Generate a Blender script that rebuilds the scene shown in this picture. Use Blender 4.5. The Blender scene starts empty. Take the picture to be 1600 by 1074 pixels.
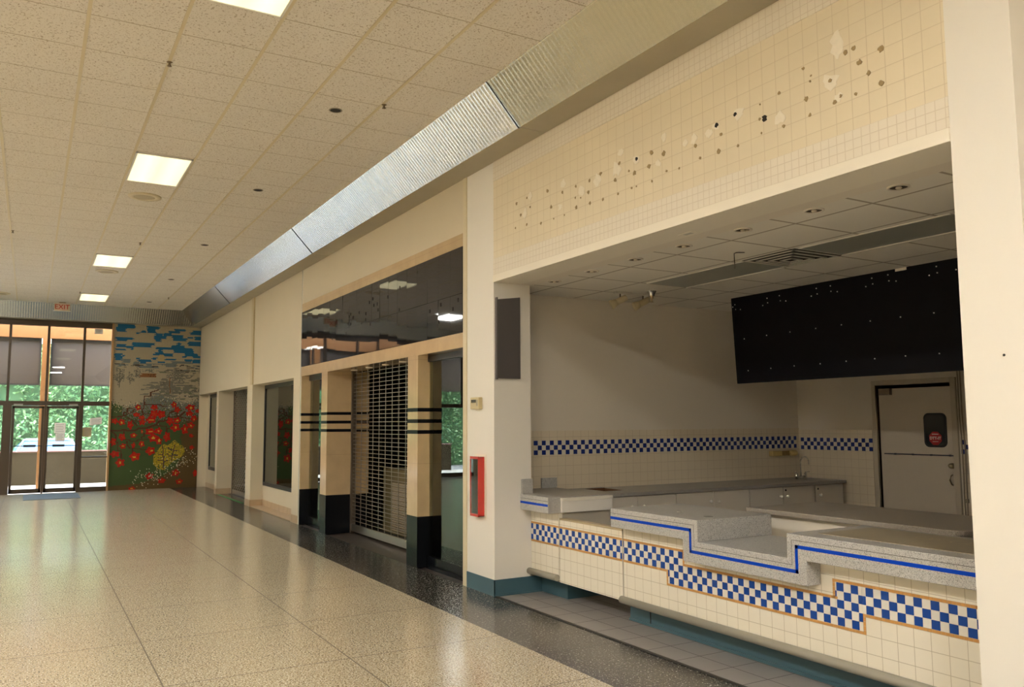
import bpy, bmesh, math, random
from mathutils import Vector, Matrix
PI = math.pi
random.seed(7)
scene = bpy.context.scene
COL = scene.collection

# ------------------------------------------------------------------ camera, sky, sun, exposure
YAW, PITCH, ROLL, FPX, EYE = 0.52590, 0.0956, -0.0053, 1294.85, 1.63
cam_d = bpy.data.cameras.new('camera'); cam = bpy.data.objects.new('camera', cam_d); COL.objects.link(cam)
cam_d.sensor_width = 36.0; cam_d.lens = FPX / 1600 * 36.0; cam_d.clip_start = 0.05; cam_d.clip_end = 300
fw = Vector((math.sin(YAW)*math.cos(PITCH), math.cos(YAW)*math.cos(PITCH), math.sin(PITCH)))
rt = Vector((math.cos(YAW), -math.sin(YAW), 0)); up = rt.cross(fw)
rt2 = rt*math.cos(ROLL) + up*math.sin(ROLL); up2 = -rt*math.sin(ROLL) + up*math.cos(ROLL)
mw = Matrix((rt2, up2, -fw)).transposed().to_4x4(); mw.translation = Vector((0, 0, EYE))
cam.matrix_world = mw
scene.camera = cam

world = bpy.data.worlds.new('sky'); scene.world = world; world.use_nodes = True
wn = world.node_tree.nodes; wl = world.node_tree.links
sky = wn.new('ShaderNodeTexSky'); sky.sky_type = 'NISHITA'; sky.sun_disc = False
sky.sun_elevation = math.radians(48); sky.sun_rotation = math.radians(250); sky.air_density = 1.2; sky.dust_density = 2.0
bgn = wn['Background']; bgn.inputs['Strength'].default_value = 0.74
wl.new(sky.outputs['Color'], bgn.inputs['Color'])

sun_d = bpy.data.lights.new('sun', 'SUN'); sun_d.energy = 6.0; sun_d.angle = 0.01; sun_d.color = (1.0, 0.93, 0.82)
sun = bpy.data.objects.new('sun', sun_d); COL.objects.link(sun)
sun.rotation_euler = Vector((0.80, -0.10, -0.95)).to_track_quat('-Z', 'Y').to_euler()   # travels towards +x, down, slightly into the hall

vs = scene.view_settings; vs.view_transform = 'Standard'; vs.look = 'None'; vs.gamma = 1.0; vs.use_curve_mapping = False
vs.exposure = 1.85
LAMP = (1.0, 0.965, 0.90)     # warm white of the ceiling panels
L_VIEW, L_ROW = 0.38, 22.0

# ------------------------------------------------------------------ materials
MATS = {}
def nt(name):
    m = bpy.data.materials.new(name); m.use_nodes = True
    return m, m.node_tree.nodes, m.node_tree.links, m.node_tree.nodes['Principled BSDF']
def mat(name, col, rough=0.5, metal=0.0, var=0.0, scale=6.0, bump=0.0, bscale=80.0, emit=0.0, spec=None, coat=0.0, ecol=None):
    if name in MATS: return MATS[name]
    m, n, l, b = nt(name)
    b.inputs['Base Color'].default_value = (*col, 1); b.inputs['Roughness'].default_value = rough; b.inputs['Metallic'].default_value = metal
    if spec is not None: b.inputs['Specular IOR Level'].default_value = spec
    if coat: b.inputs['Coat Weight'].default_value = coat; b.inputs['Coat Roughness'].default_value = 0.06
    tc = n.new('ShaderNodeTexCoord')
    if var:
        no = n.new('ShaderNodeTexNoise'); no.inputs['Scale'].default_value = scale; no.inputs['Detail'].default_value = 4
        l.new(tc.outputs['Object'], no.inputs['Vector'])
        mx = n.new('ShaderNodeMix'); mx.data_type = 'RGBA'
        mx.inputs[6].default_value = (*[c*(1-var) for c in col], 1); mx.inputs[7].default_value = (*[min(1, c*(1+var)) for c in col], 1)
        l.new(no.outputs['Fac'], mx.inputs[0]); l.new(mx.outputs[2], b.inputs['Base Color'])
    if bump:
        nb = n.new('ShaderNodeTexNoise'); nb.inputs['Scale'].default_value = bscale; nb.inputs['Detail'].default_value = 2
        bp = n.new('ShaderNodeBump'); bp.inputs['Strength'].default_value = bump; bp.inputs['Distance'].default_value = 0.002
        l.new(tc.outputs['Object'], nb.inputs['Vector']); l.new(nb.outputs['Fac'], bp.inputs['Height']); l.new(bp.outputs['Normal'], b.inputs['Normal'])
    if emit:
        b.inputs['Emission Color'].default_value = (*(ecol or col), 1); b.inputs['Emission Strength'].default_value = emit
    MATS[name] = m
    return m
def grid_lines(n, l, axis_specs):
    """1 on a joint line, 0 off it. axis_specs: (axis index, pitch, offset, width)"""
    tc = n.new('ShaderNodeTexCoord'); sp = n.new('ShaderNodeSeparateXYZ'); l.new(tc.outputs['Object'], sp.inputs[0])
    out = None
    for ax, pitch, off, wid in axis_specs:
        a = n.new('ShaderNodeMath'); a.operation = 'SUBTRACT'; a.inputs[1].default_value = off - wid/2; l.new(sp.outputs[ax], a.inputs[0])
        d = n.new('ShaderNodeMath'); d.operation = 'DIVIDE'; d.inputs[1].default_value = pitch; l.new(a.outputs[0], d.inputs[0])
        f = n.new('ShaderNodeMath'); f.operation = 'FRACT'; l.new(d.outputs[0], f.inputs[0])
        c = n.new('ShaderNodeMath'); c.operation = 'LESS_THAN'; c.inputs[1].default_value = wid/pitch; l.new(f.outputs[0], c.inputs[0])
        if out is None: out = c
        else:
            mx = n.new('ShaderNodeMath'); mx.operation = 'MAXIMUM'; l.new(out.outputs[0], mx.inputs[0]); l.new(c.outputs[0], mx.inputs[1]); out = mx
    return out
def tile(name, col, line, specs, rough=0.3, var=0.05, scale=3.0, bump=0.4, speck=None, sp_scale=150, coat=0.0, spec=0.5):
    if name in MATS: return MATS[name]
    m, n, l, b = nt(name)
    g = grid_lines(n, l, specs)
    tc = n.new('ShaderNodeTexCoord')
    no = n.new('ShaderNodeTexNoise'); no.inputs['Scale'].default_value = scale; no.inputs['Detail'].default_value = 5; l.new(tc.outputs['Object'], no.inputs['Vector'])
    mv = n.new('ShaderNodeMix'); mv.data_type = 'RGBA'
    mv.inputs[6].default_value = (*[c*(1-var) for c in col], 1); mv.inputs[7].default_value = (*[min(1, c*(1+var)) for c in col], 1)
    l.new(no.outputs['Fac'], mv.inputs[0]); cur = mv.outputs[2]
    for (scol, thr, sc) in (speck or []):
        vo = n.new('ShaderNodeTexNoise'); vo.inputs['Scale'].default_value = sc; vo.inputs['Detail'].default_value = 1.0; l.new(tc.outputs['Object'], vo.inputs['Vector'])
        rp = n.new('ShaderNodeMapRange'); rp.inputs[1].default_value = thr; rp.inputs[2].default_value = thr+0.05; l.new(vo.outputs['Fac'], rp.inputs[0])
        ms = n.new('ShaderNodeMix'); ms.data_type = 'RGBA'; ms.inputs[7].default_value = (*scol, 1); l.new(cur, ms.inputs[6]); l.new(rp.outputs[0], ms.inputs[0]); cur = ms.outputs[2]
    ml = n.new('ShaderNodeMix'); ml.data_type = 'RGBA'; ml.inputs[7].default_value = (*line, 1); l.new(g.outputs[0], ml.inputs[0]); l.new(cur, ml.inputs[6]); l.new(ml.outputs[2], b.inputs['Base Color'])
    rr = n.new('ShaderNodeMapRange'); rr.inputs[3].default_value = rough; rr.inputs[4].default_value = 0.8; l.new(g.outputs[0], rr.inputs[0]); l.new(rr.outputs[0], b.inputs['Roughness'])
    b.inputs['Specular IOR Level'].default_value = spec
    if coat: b.inputs['Coat Weight'].default_value = coat; b.inputs['Coat Roughness'].default_value = 0.12
    if bump:
        bp = n.new('ShaderNodeBump'); bp.invert = True; bp.inputs['Strength'].default_value = bump; bp.inputs['Distance'].default_value = 0.003; l.new(g.outputs[0], bp.inputs['Height']); l.new(bp.outputs['Normal'], b.inputs['Normal'])
    MATS[name] = m
    return m
def glass(name, tint=(0.9, 0.95, 0.92), refl=1.5, rough=0.0):
    m, n, l, b = nt(name); n.remove(b)
    out = n['Material Output']; tr = n.new('ShaderNodeBsdfTransparent'); tr.inputs[0].default_value = (*tint, 1)
    gl = n.new('ShaderNodeBsdfGlossy'); gl.inputs['Roughness'].default_value = rough; gl.inputs['Color'].default_value = (0.95, 1, 0.98, 1)
    fr = n.new('ShaderNodeFresnel'); fr.inputs['IOR'].default_value = refl; mx = n.new('ShaderNodeMixShader')
    l.new(fr.outputs[0], mx.inputs[0]); l.new(tr.outputs[0], mx.inputs[1]); l.new(gl.outputs[0], mx.inputs[2]); l.new(mx.outputs[0], out.inputs[0])
    MATS[name] = m
    return m

XS, XT, XC = 3.865, 4.274, 4.152            # shop front line, counter tile face, counter fascia face
YP, YK, XB = 7.009, 7.50, 8.65              # pillar return, kitchen side wall, kitchen back wall
ZC, ZK = 4.55, 3.0                          # hall ceiling, kitchen ceiling
CREAM = mat('cream_paint', (0.66, 0.58, 0.43), 0.55, var=0.03, scale=1.5, bump=0.15, bscale=180)
PILLAR = mat('offwhite_paint', (0.82, 0.785, 0.72), 0.5, var=0.02, scale=2, bump=0.12, bscale=200)
KWALL = mat('kitchen_paint', (0.80, 0.735, 0.63), 0.5, var=0.02, scale=1.5)
TRIMW = mat('white_trim_paint', (0.86, 0.80, 0.68), 0.4)
DARK = mat('dark_void', (0.02, 0.02, 0.02), 0.8)
FLOOR = tile('cream_terrazzo', (0.56, 0.475, 0.33), (0.10, 0.07, 0.04), [(0, 1.212, 0.795, 0.009), (1, 1.226, 5.735, 0.010)], rough=0.17, spec=1.0, var=0.10, scale=1.2, bump=0.0,
             speck=[((0.20, 0.14, 0.07), 0.56, 75), ((0.86, 0.80, 0.66), 0.56, 90), ((0.05, 0.035, 0.02), 0.62, 100)])
FDARK = tile('black_terrazzo', (0.030, 0.028, 0.026), (0.01, 0.01, 0.01), [(1, 1.83, 6.95, 0.005)], rough=0.18, var=0.2, scale=2, bump=0.0,
             speck=[((0.11, 0.105, 0.095), 0.57, 80), ((0.42, 0.40, 0.35), 0.63, 65), ((0.7, 0.68, 0.6), 0.68, 60)])
FGREY = tile('grey_floor_tile', (0.30, 0.28, 0.265), (0.09, 0.085, 0.08), [(0, 0.24, 3.885, 0.006), (1, 0.31, 4.205, 0.006)], rough=0.4, var=0.10, scale=5, bump=0.3)
CEIL = tile('acoustic_tile', (0.76, 0.71, 0.635), (0.42, 0.35, 0.25), [(1, 0.612, 5.175, 0.010)], rough=0.9, var=0.05, scale=0.9, bump=0.3,
            speck=[((0.45, 0.38, 0.29), 0.63, 55), ((0.52, 0.45, 0.36), 0.62, 110)], spec=0.2)
KCEIL = tile('kitchen_ceiling_tile', (0.82, 0.78, 0.70), (0.42, 0.37, 0.30), [(0, 0.60, 4.55, 0.022), (1, 0.612, 6.35, 0.022)], rough=0.9, var=0.04, scale=1.5, bump=0.2, spec=0.2)
TEE = mat('ceiling_tee', (0.66, 0.57, 0.38), 0.5)
RED = mat('red_enamel', (0.62, 0.03, 0.02), 0.25, coat=0.4)
CHROME = mat('chrome', (0.8, 0.8, 0.78), 0.12, 1.0)
STEEL = mat('brushed_steel', (0.62, 0.60, 0.56), 0.35, 1.0)
ALU = mat('grille_steel', (0.40, 0.365, 0.30), 0.35, 0.9)
BRONZE = mat('dark_bronze_frame', (0.07, 0.05, 0.035), 0.4, 0.4)
BLACKM = mat('black_metal', (0.012, 0.012, 0.014), 0.35)

# ------------------------------------------------------------------ mesh builder and object helpers
class MB:
    def __init__(s): s.v = []; s.f = []; s.m = []; s.sm = []
    def quad(s, pts, m=0, smooth=False):
        i = len(s.v); s.v += [tuple(p) for p in pts]; s.f.append(tuple(range(i, i+len(pts)))); s.m.append(m); s.sm.append(smooth)
    def box(s, x0, x1, y0, y1, z0, z1, m=0):
        if x1 < x0: x0, x1 = x1, x0
        if y1 < y0: y0, y1 = y1, y0
        if z1 < z0: z0, z1 = z1, z0
        i = len(s.v)
        s.v += [(x0,y0,z0),(x1,y0,z0),(x1,y1,z0),(x0,y1,z0),(x0,y0,z1),(x1,y0,z1),(x1,y1,z1),(x0,y1,z1)]
        for q in ((3,2,1,0),(4,5,6,7),(0,1,5,4),(1,2,6,5),(2,3,7,6),(3,0,4,7)):
            s.f.append(tuple(i+k for k in q)); s.m.append(m); s.sm.append(False)
        return s
    def prism(s, poly, axis, a, b, m=0):
        """poly: 2d outline in the two other axes (cyclic order: x->(y,z), y->(x,z), z->(x,y))"""
        def P(p, t): return {0: (t, p[0], p[1]), 1: (p[0], t, p[1]), 2: (p[0], p[1], t)}[axis]
        n = len(poly); i = len(s.v)
        s.v += [P(p, a) for p in poly] + [P(p, b) for p in poly]
        s.f.append(tuple(range(i+n-1, i-1, -1))); s.f.append(tuple(range(i+n, i+2*n))); s.m += [m, m]; s.sm += [False, False]
        for k in range(n):
            j = (k+1) % n; s.f.append((i+k, i+j, i+n+j, i+n+k)); s.m.append(m); s.sm.append(False)
        return s
    def tube(s, pts, r, n=10, m=0, r2=None, cap=True):
        pts = [Vector(p) for p in pts]; rings = []
        for k, p in enumerate(pts):
            d = (pts[min(k+1, len(pts)-1)] - pts[max(k-1, 0)]).normalized()
            a = d.cross(Vector((0, 0, 1)));  a = d.cross(Vector((1, 0, 0))) if a.length < 1e-3 else a
            a.normalize(); b = d.cross(a)
            rr = r if r2 is None else r + (r2-r)*k/(len(pts)-1)
            i = len(s.v); s.v += [tuple(p + (a*math.cos(2*PI*t/n) + b*math.sin(2*PI*t/n))*rr) for t in range(n)]; rings.append(i)
        for k in range(len(rings)-1):
            for t in range(n):
                u = (t+1) % n; s.f.append((rings[k]+t, rings[k+1]+t, rings[k+1]+u, rings[k]+u)); s.m.append(m); s.sm.append(True)
        if cap:
            s.f.append(tuple(rings[0]+t for t in range(n))); s.f.append(tuple(rings[-1]+n-1-t for t in range(n))); s.m += [m, m]; s.sm += [False, False]
        return s
    def lathe(s, prof, c=(0,0,0), n=20, axis=2, m=0):
        """prof: (radius, height) pairs revolved about an axis through c"""
        rings = []
        for r, h in prof:
            i = len(s.v); rings.append(i)
            for t in range(n):
                a, b = max(r, 1e-5)*math.cos(2*PI*t/n), max(r, 1e-5)*math.sin(2*PI*t/n)
                p = {2: (a, b, h), 0: (h, a, b), 1: (b, h, a)}[axis]; s.v.append((c[0]+p[0], c[1]+p[1], c[2]+p[2]))
        for k in range(len(rings)-1):
            for t in range(n):
                u = (t+1) % n; s.f.append((rings[k]+t, rings[k]+u, rings[k+1]+u, rings[k+1]+t)); s.m.append(m); s.sm.append(True)
        return s
    def build(s, name, mats, parent=None, bevel=0.0):
        me = bpy.data.meshes.new(name); off = Vector(parent.get('_base', (0,0,0))) if parent else Vector((0,0,0))
        me.from_pydata([tuple(Vector(v)) for v in s.v], [], s.f)
        for mm in (mats if isinstance(mats, (list, tuple)) else [mats]): me.materials.append(mm)
        for p, mi, q in zip(me.polygons, s.m, s.sm): p.material_index = mi; p.use_smooth = q
        me.validate(); me.update()
        o = bpy.data.objects.new(name, me); COL.objects.link(o)
        if parent: o.parent = parent; o.location = -off
        if bevel:
            bv = o.modifiers.new('bevel', 'BEVEL'); bv.width = bevel; bv.segments = 2; bv.limit_method = 'ANGLE'
        return o
def tag(o, label, cat, group=None, kind=None):
    if label: o['label'] = label
    if cat: o['category'] = cat
    if group: o['group'] = group
    if kind: o['kind'] = kind
    return o
BASES = {}
def thing(name, label, cat, base, group=None):
    o = bpy.data.objects.new(name, None); COL.objects.link(o); o.location = base; o.empty_display_size = 0.1
    BASES[o.name] = base; o['_base'] = base
    return tag(o, label, cat, group)
def part(name, mb, mats, parent, bevel=0.0, label=None):
    """mesh given in hall coordinates, hung under its thing (or under another part)"""
    if parent.type == 'EMPTY': o = mb.build(name, mats, parent, bevel)
    else: o = mb.build(name, mats, None, bevel); o.parent = parent
    if label: o['label'] = label
    return o
def struct(name, mb, mats, parent=None, bevel=0.0):
    o = mb.build(name, mats, None, bevel)
    if parent: o.parent = parent
    else: o['kind'] = 'structure'
    return o
def solo(name, mb, mats, label, cat, group=None, bevel=0.0, kind=None):
    return tag(mb.build(name, mats, None, bevel), label, cat, group, kind)
def box(*a): return MB().box(*a)
def text_mesh(name, body, size, mat_, parent, origin, xdir, ydir, depth=0.002, bold=0.0):
    cu = bpy.data.curves.new(name, 'FONT'); cu.body = body; cu.size = size; cu.extrude = depth; cu.align_x = 'CENTER'; cu.align_y = 'CENTER'; cu.offset = bold
    t = bpy.data.objects.new(name, cu); COL.objects.link(t)
    dg = bpy.context.evaluated_depsgraph_get(); me = bpy.data.meshes.new_from_object(t.evaluated_get(dg)); bpy.data.objects.remove(t)
    X = Vector(xdir).normalized(); Y = Vector(ydir).normalized(); Z = X.cross(Y)
    M = Matrix((X, Y, Z)).transposed().to_4x4(); M.translation = Vector(origin); me.transform(M)
    me.materials.clear(); me.materials.append(mat_)
    o = bpy.data.objects.new(name, me); COL.objects.link(o); o.parent = parent
    if parent.type == 'EMPTY': o.location = -Vector(BASES[parent.name])
    return o
def copy_tree(root, loc, label, group):
    r = root.copy(); COL.objects.link(r); r.location = loc; r['label'] = label; r['group'] = group
    for ch in list(root.children):
        c = ch.copy(); COL.objects.link(c); c.parent = r
        for g in ch.children:
            d = g.copy(); COL.objects.link(d); d.parent = c
    return r
ORD = ['first', 'second', 'third', 'fourth', 'fifth', 'sixth', 'seventh', 'eighth']
# ================================================================== THE SETTING
struct('floor', box(-4.6, 3.20, -9, 23.2, -0.2, 0), FLOOR)
struct('trim_1', box(3.20, XS, -9, 23.2, -0.2, 0.0), FDARK)                               # black terrazzo border strip
struct('trim_2', box(XS, 4.12, 13.66, 23.2, -0.2, 0.0), FDARK)                            # border running into the shop recesses
struct('trim_3', box(XS, XS+0.028, 2.345, YP, -0.2, 0.006), mat('dark_metal_strip', (0.05, 0.045, 0.04), 0.4, 0.5))
struct('floor_kitchen', box(XS+0.028, XB, 1.2, YK, -0.2, 0), FGREY)
struct('floor_shop', box(XS, 9.0, 7.62, 13.62, -0.2, -0.012), mat('dark_slate_floor', (0.06, 0.05, 0.042), 0.45, var=0.3, scale=8))

ce = struct('ceiling', box(-4.6, 4.65, -9, 23.2, ZC, ZC+0.15), CEIL)
mb = MB()
for k in range(-8, 6):
    x = 0.241+0.609*k
    if x > -4.5: mb.box(x-0.013, x+0.013, -9, 22.6, ZC-0.006, ZC)
struct('ceiling_grid', mb, TEE, ce)
struct('wall_left', box(-4.8, -4.6, -9, 23.4, 0, ZC), CREAM)
mb = box(-4.8, 4.65, -9.2, -9, 0, ZC)
struct('wall_back', mb, CREAM)
# right hand side behind the camera's shoulder and the big pillar that cuts the counter
struct('wall_right', box(4.45, 4.65, -9, 2.03, 0, ZC), CREAM)
pl = struct('wall_pillar_right', box(XS, 4.45, 2.03, 2.345, 0, 4.2), PILLAR)
mb = MB(); mb.lathe([(0.006, 0.0), (0.006, 0.003), (0, 0.003)], (0, 0, 0), 8, 0); mb.v = [(XS-v[0]-0.0005, 2.15+v[1], 1.929+v[2]) for v in mb.v]
struct('screw_hole', mb, DARK, pl)
struct('wall_pillar_left', box(XS, 4.278, YP, 7.60, 0, 4.2), PILLAR)
TEAL = mat('teal_vinyl', (0.06, 0.13, 0.165), 0.35, var=0.08, scale=4)
mb = MB(); mb.box(XS-0.008, XS, YP-0.008, 7.575, 0, 0.153); mb.box(XS-0.008, 4.39, YP-0.008, YP, 0, 0.153); mb.box(XS-0.013, 4.39, YP-0.016, YP-0.008, 0, 0.012)
struct('baseboard_right', mb, TEAL)
struct('trim_4', box(XS-0.012, XS+0.10, 7.575, 7.655, 0, 4.2), mat('cream_trim', (0.70, 0.61, 0.42), 0.4), bevel=0.004)

# ---- tiled header over the counter
HT = tile('header_tile', (0.78, 0.685, 0.51), (0.67, 0.57, 0.41), [(1, 0.1065, 2.36, 0.004), (2, 0.1065, 3.404, 0.004)], rough=0.35, var=0.07, scale=2.5, bump=0.6)
HM = tile('header_mosaic', (0.80, 0.73, 0.61), (0.70, 0.62, 0.50), [(1, 0.0535, 2.36, 0.005), (2, 0.0535, 3.070, 0.005)], rough=0.35, var=0.04, scale=3, bump=0.6)
hd = struct('wall_header', box(XS, XS+0.30, 2.345, YP, 3.23, 4.005), HT)
mb = MB(); mb.box(XS-0.004, XS+0.30, 2.345, YP, 3.068, 3.23); mb.box(XS-0.004, XS+0.30, 2.345, YP, 4.005, 4.2)
struct('mosaic_border', mb, HM, hd)
CHIPS=[(6.559,3.68,.012),(6.371,3.687,.009),(6.314,3.589,.007),(6.482,3.552,.01),(6.377,3.439,.009),(6.581,3.45,.007),(6.02,3.667,.012),(5.785,3.596,.01),(5.964,3.508,.012),(6.132,3.4,.009),(5.925,3.396,.006),(5.581,3.597,.009),(5.387,3.595,.01),(5.234,3.612,.012),(5.403,3.503,.011),(5.592,3.501,.007),(5.514,3.482,.006),(5.579,3.414,.012),(5.383,3.406,.01),(5.207,3.394,.01),(5.044,3.508,.013),(4.804,3.502,.014),(4.986,3.63,.011),(5.011,3.391,.008),(4.841,3.394,.008),(4.785,3.394,.005),(4.872,3.534,.007),(4.602,3.602,.013),(4.469,3.556,.013),(4.635,3.508,.014),(4.443,3.418,.008),(4.606,3.386,.007),(4.309,3.402,.006),(4.141,3.513,.01),(4.098,3.415,.008),(3.921,3.41,.012),(3.897,3.518,.008),(5.758,3.391,.005),(2.919,3.685,.011),(2.868,3.691,.01),(2.697,3.619,.014),(2.833,3.596,.012),(2.779,3.513,.01),(2.707,3.43,.011),(2.867,3.427,.007),(3.214,3.707,.007),(3.201,3.515,.011),(3.178,3.409,.009),(3.4,3.622,.008),(3.374,3.407,.008),(3.004,3.428,.01),(3.168,3.611,.005),(3.554,3.604,.004),(3.561,3.513,.007),(3.55,3.418,.005),(3.75,3.397,.007),(3.923,3.41,.011),(3.029,3.563,.009),(3.161,3.642,.005),(2.962,3.449,.008)]
PATCH=[(6.308,3.694,.04),(6.404,3.555,.047),(5.768,3.67,.038),(5.493,3.532,.048),(5.27,3.571,.053),(5.817,3.473,.038),(5.023,3.587,.057),(4.974,3.705,.034),(4.778,3.603,.033),(4.53,3.5,.027),(4.46,3.678,.032),(4.156,3.568,.035),(4.244,3.559,.025),(4.003,3.561,.029),(2.972,3.761,.058),(3.035,3.557,.058),(3.734,3.614,.046),(3.937,3.587,.031),(4.012,3.552,.032),(3.402,3.464,.038),(2.977,3.45,.027),(2.974,3.708,.036)]
HOLES=[(5.041,3.626,.009),(4.778,3.603,.013),(3.937,3.592,.016),(3.764,3.611,.011),(3.52,3.506,.018)]
def blobs(L, x, th, k=1.0, jag=0.3):
    mb = MB()
    for y, z, r in L:
        n = 11; pts = [(y + r*k*(1+random.uniform(-jag, jag))*math.cos(2*PI*t/n), z + r*k*(1+random.uniform(-jag, jag))*math.sin(2*PI*t/n)) for t in range(n)]
        mb.prism(pts, 0, x-th*random.uniform(0.6, 1.4), x+0.002)
    return mb
struct('filler_patches', blobs(PATCH, XS, 0.0015, 0.95, 0.45), mat('filler', (0.86, 0.79, 0.66), 0.8, var=0.08, scale=30), hd)
struct('glue_dabs', blobs(CHIPS, XS, 0.003, 1.3, 0.35), mat('old_adhesive', (0.36, 0.26, 0.13), 0.8, var=0.3, scale=60), hd)
struct('drill_holes', blobs(HOLES, XS, 0.003, 1.1, 0.35), mat('hole_black', (0.02, 0.015, 0.01), 0.9), hd)
struct('trim_5', box(XS-0.012, XS+0.30, 2.345, YP, 2.998, 3.068), TRIMW, bevel=0.003)
# ---- kitchen shell
ke = struct('ceiling_kitchen', box(4.30, XB, 1.2, YK+0.1, ZK, ZK+0.1), KCEIL)
struct('ceiling_soffit', box(XS+0.30, 4.30, 1.2, YP+0.001, ZK, ZK+0.1), KWALL)
struct('ceiling_soffit_front', box(XS, XS+0.30, 2.345, YP, ZK-0.001, ZK+0.06), KWALL)
KT = [(0, 0.102, 4.70, 0.004), (2, 0.102, 1.273, 0.004)]
KTY = [(1, 0.102, 6.40, 0.004), (2, 0.102, 1.273, 0.004)]
KTILE = tile('kitchen_wall_tile', (0.77, 0.68, 0.53), (0.60, 0.51, 0.38), KT, rough=0.3, var=0.05, bump=0.5)
KTILEY = tile('kitchen_wall_tile_back', (0.77, 0.68, 0.53), (0.60, 0.51, 0.38), KTY, rough=0.3, var=0.05, bump=0.5)
KBLUE = mat('blue_check_tile', (0.012, 0.03, 0.20), 0.25); KWHITE = mat('white_check_tile', (0.80, 0.75, 0.65), 0.3)
w1 = struct('wall_kitchen_left', box(4.278, XB+0.1, YK, YK+0.1, 0, ZK), KWALL)
struct('wall_tiles', box(4.278, XB, YK-0.008, YK, 0, 1.545), KTILE, w1)
mb = MB()
p = 0.0505
for r in range(3):
    for k in range(int((XB-4.278)/p)):
        x = 4.60 + k*p + 0.005
        if x + p > XB-0.008: break
        mb.box(x+0.001, x+p-0.001, YK-0.010, YK-0.007, 1.290+r*p+0.001, 1.290+(r+1)*p-0.001, 0 if (k+r) % 2 else 1)
struct('check_band', mb, [KWHITE, KBLUE], w1)
w2 = struct('wall_kitchen_back', MB().box(XB, XB+0.1, 1.2, 5.40, 0, ZK).box(XB, XB+0.1, 6.325, YK, 0, ZK).box(XB, XB+0.1, 5.40, 6.325, 2.045, ZK), KWALL)
mb = MB(); mb.box(XB-0.008, XB, 6.40, YK-0.008, 0, 1.525); mb.box(XB-0.008, XB, 1.2, 5.32, 0, 1.525)
struct('wall_tiles', mb, KTILEY, w2)
mb = MB()
for r in range(3):
    for k in range(100):
        y = 6.40 + k*p
        if y + p < YK-0.008: mb.box(XB-0.010, XB-0.007, y+0.001, y+p-0.001, 1.273+r*p+0.001, 1.273+(r+1)*p-0.001, 0 if (k+r) % 2 else 1)
        y = 5.32 - (k+1)*p
        if y > 1.3 and k < 60: mb.box(XB-0.010, XB-0.007, y+0.001, y+p-0.001, 1.273+r*p+0.001, 1.273+(r+1)*p-0.001, 0 if (k+r) % 2 else 1)
struct('check_band', mb, [KWHITE, KBLUE], w2)
struct('wall_light_block', MB().box(XB+0.1, XB+1.2, 5.2, 6.5, 2.2, 2.3).box(XB+1.2, XB+1.3, 5.2, 6.5, 0, 2.3).box(XB+0.1, XB+1.3, 5.1, 5.2, 0, 2.3).box(XB+0.1, XB+1.3, 6.5, 6.6, 0, 2.3).box(XB+0.1, XB+1.3, 5.1, 6.6, -0.2, 0), DARK)  # unseen dark box added behind the staff door to keep sky light out
struct('wall_kitchen_right', box(4.65, XB, 1.1, 1.2, 0, ZK), KWALL)
# ---- staff door in the kitchen's back wall
DOORP = mat('door_beige_paint', (0.68, 0.605, 0.50), 0.45, var=0.03, scale=2)
d1 = struct('door_1', box(XB+0.005, XB+0.045, 5.415, 6.30, 0.01, 2.005), DOORP)
mb = MB(); mb.box(XB-0.03, XB+0.09, 6.325, 6.375, 0, 2.10); mb.box(XB-0.03, XB+0.09, 5.34, 5.40, 0, 2.10); mb.box(XB-0.03, XB+0.09, 5.40, 6.325, 2.045, 2.10)
struct('door_frame', mb, mat('door_frame_paint', (0.58, 0.51, 0.40), 0.45), d1, bevel=0.004)
def rrect(y0, y1, z0, z1, r, n=6):
    pts = []
    for cy, cz, a0 in ((y1-r, z0+r, -PI/2), (y1-r, z1-r, 0), (y0+r, z1-r, PI/2), (y0+r, z0+r, PI)):
        pts += [(cy+r*math.cos(a0+PI/2*t/n), cz+r*math.sin(a0+PI/2*t/n)) for t in range(n+1)]
    return pts
wf = struct('window_gasket', MB().prism(rrect(5.478, 5.742, 1.338, 1.715, 0.06), 0, XB-0.006, XB+0.01), BLACKM, d1)
struct('window_glass', MB().prism(rrect(5.498, 5.722, 1.358, 1.695, 0.045), 0, XB-0.008, XB-0.005), mat('dark_door_glass', (0.012, 0.014, 0.014), 0.08), d1)
st = MB().prism([(5.608+0.078*math.cos(PI/8+k*PI/4), 1.437+0.078*math.sin(PI/8+k*PI/4)) for k in range(8)], 0, XB-0.010, XB-0.008)
sk = struct('stop_sticker', st, mat('sticker_red', (0.42, 0.012, 0.02), 0.4), d1)
STW = mat('sticker_white', (0.75, 0.72, 0.68), 0.5)
text_mesh('sticker_lettering', 'DTT-IT', 0.042, STW, sk, (XB-0.011, 5.608, 1.437), (0, -1, 0), (0, 0, 1), 0.0004, 0.0012)
mb = MB(); mb.box(XB-0.0115, XB-0.010, 5.57, 5.646, 1.478, 1.486); mb.box(XB-0.0115, XB-0.010, 5.575, 5.641, 1.398, 1.403)
struct('sticker_text_lines', mb, STW, sk)
struct('door_closer', box(XB-0.05, XB+0.003, 6.12, 6.265, 1.93, 2.005), mat('closer_brown', (0.26, 0.21, 0.16), 0.4, 0.3), d1, bevel=0.004)
mb = MB(); mb.box(XB-0.012, XB+0.005, 5.41, 6.25, 1.246, 1.258)
for k in range(4): mb.box(XB-0.014, XB, 5.44+k*0.22, 5.46+k*0.22, 1.243, 1.261)
struct('door_edge_strip', mb, mat('strip_navy', (0.03, 0.035, 0.06), 0.4), d1)
mb = MB().lathe([(0, -0.05), (0.022, -0.048), (0.028, -0.035), (0.02, -0.018), (0.012, -0.012), (0.03, -0.004), (0.03, 0.0)], (XB+0.005, 5.436, 1.143), 18, 0)
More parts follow.
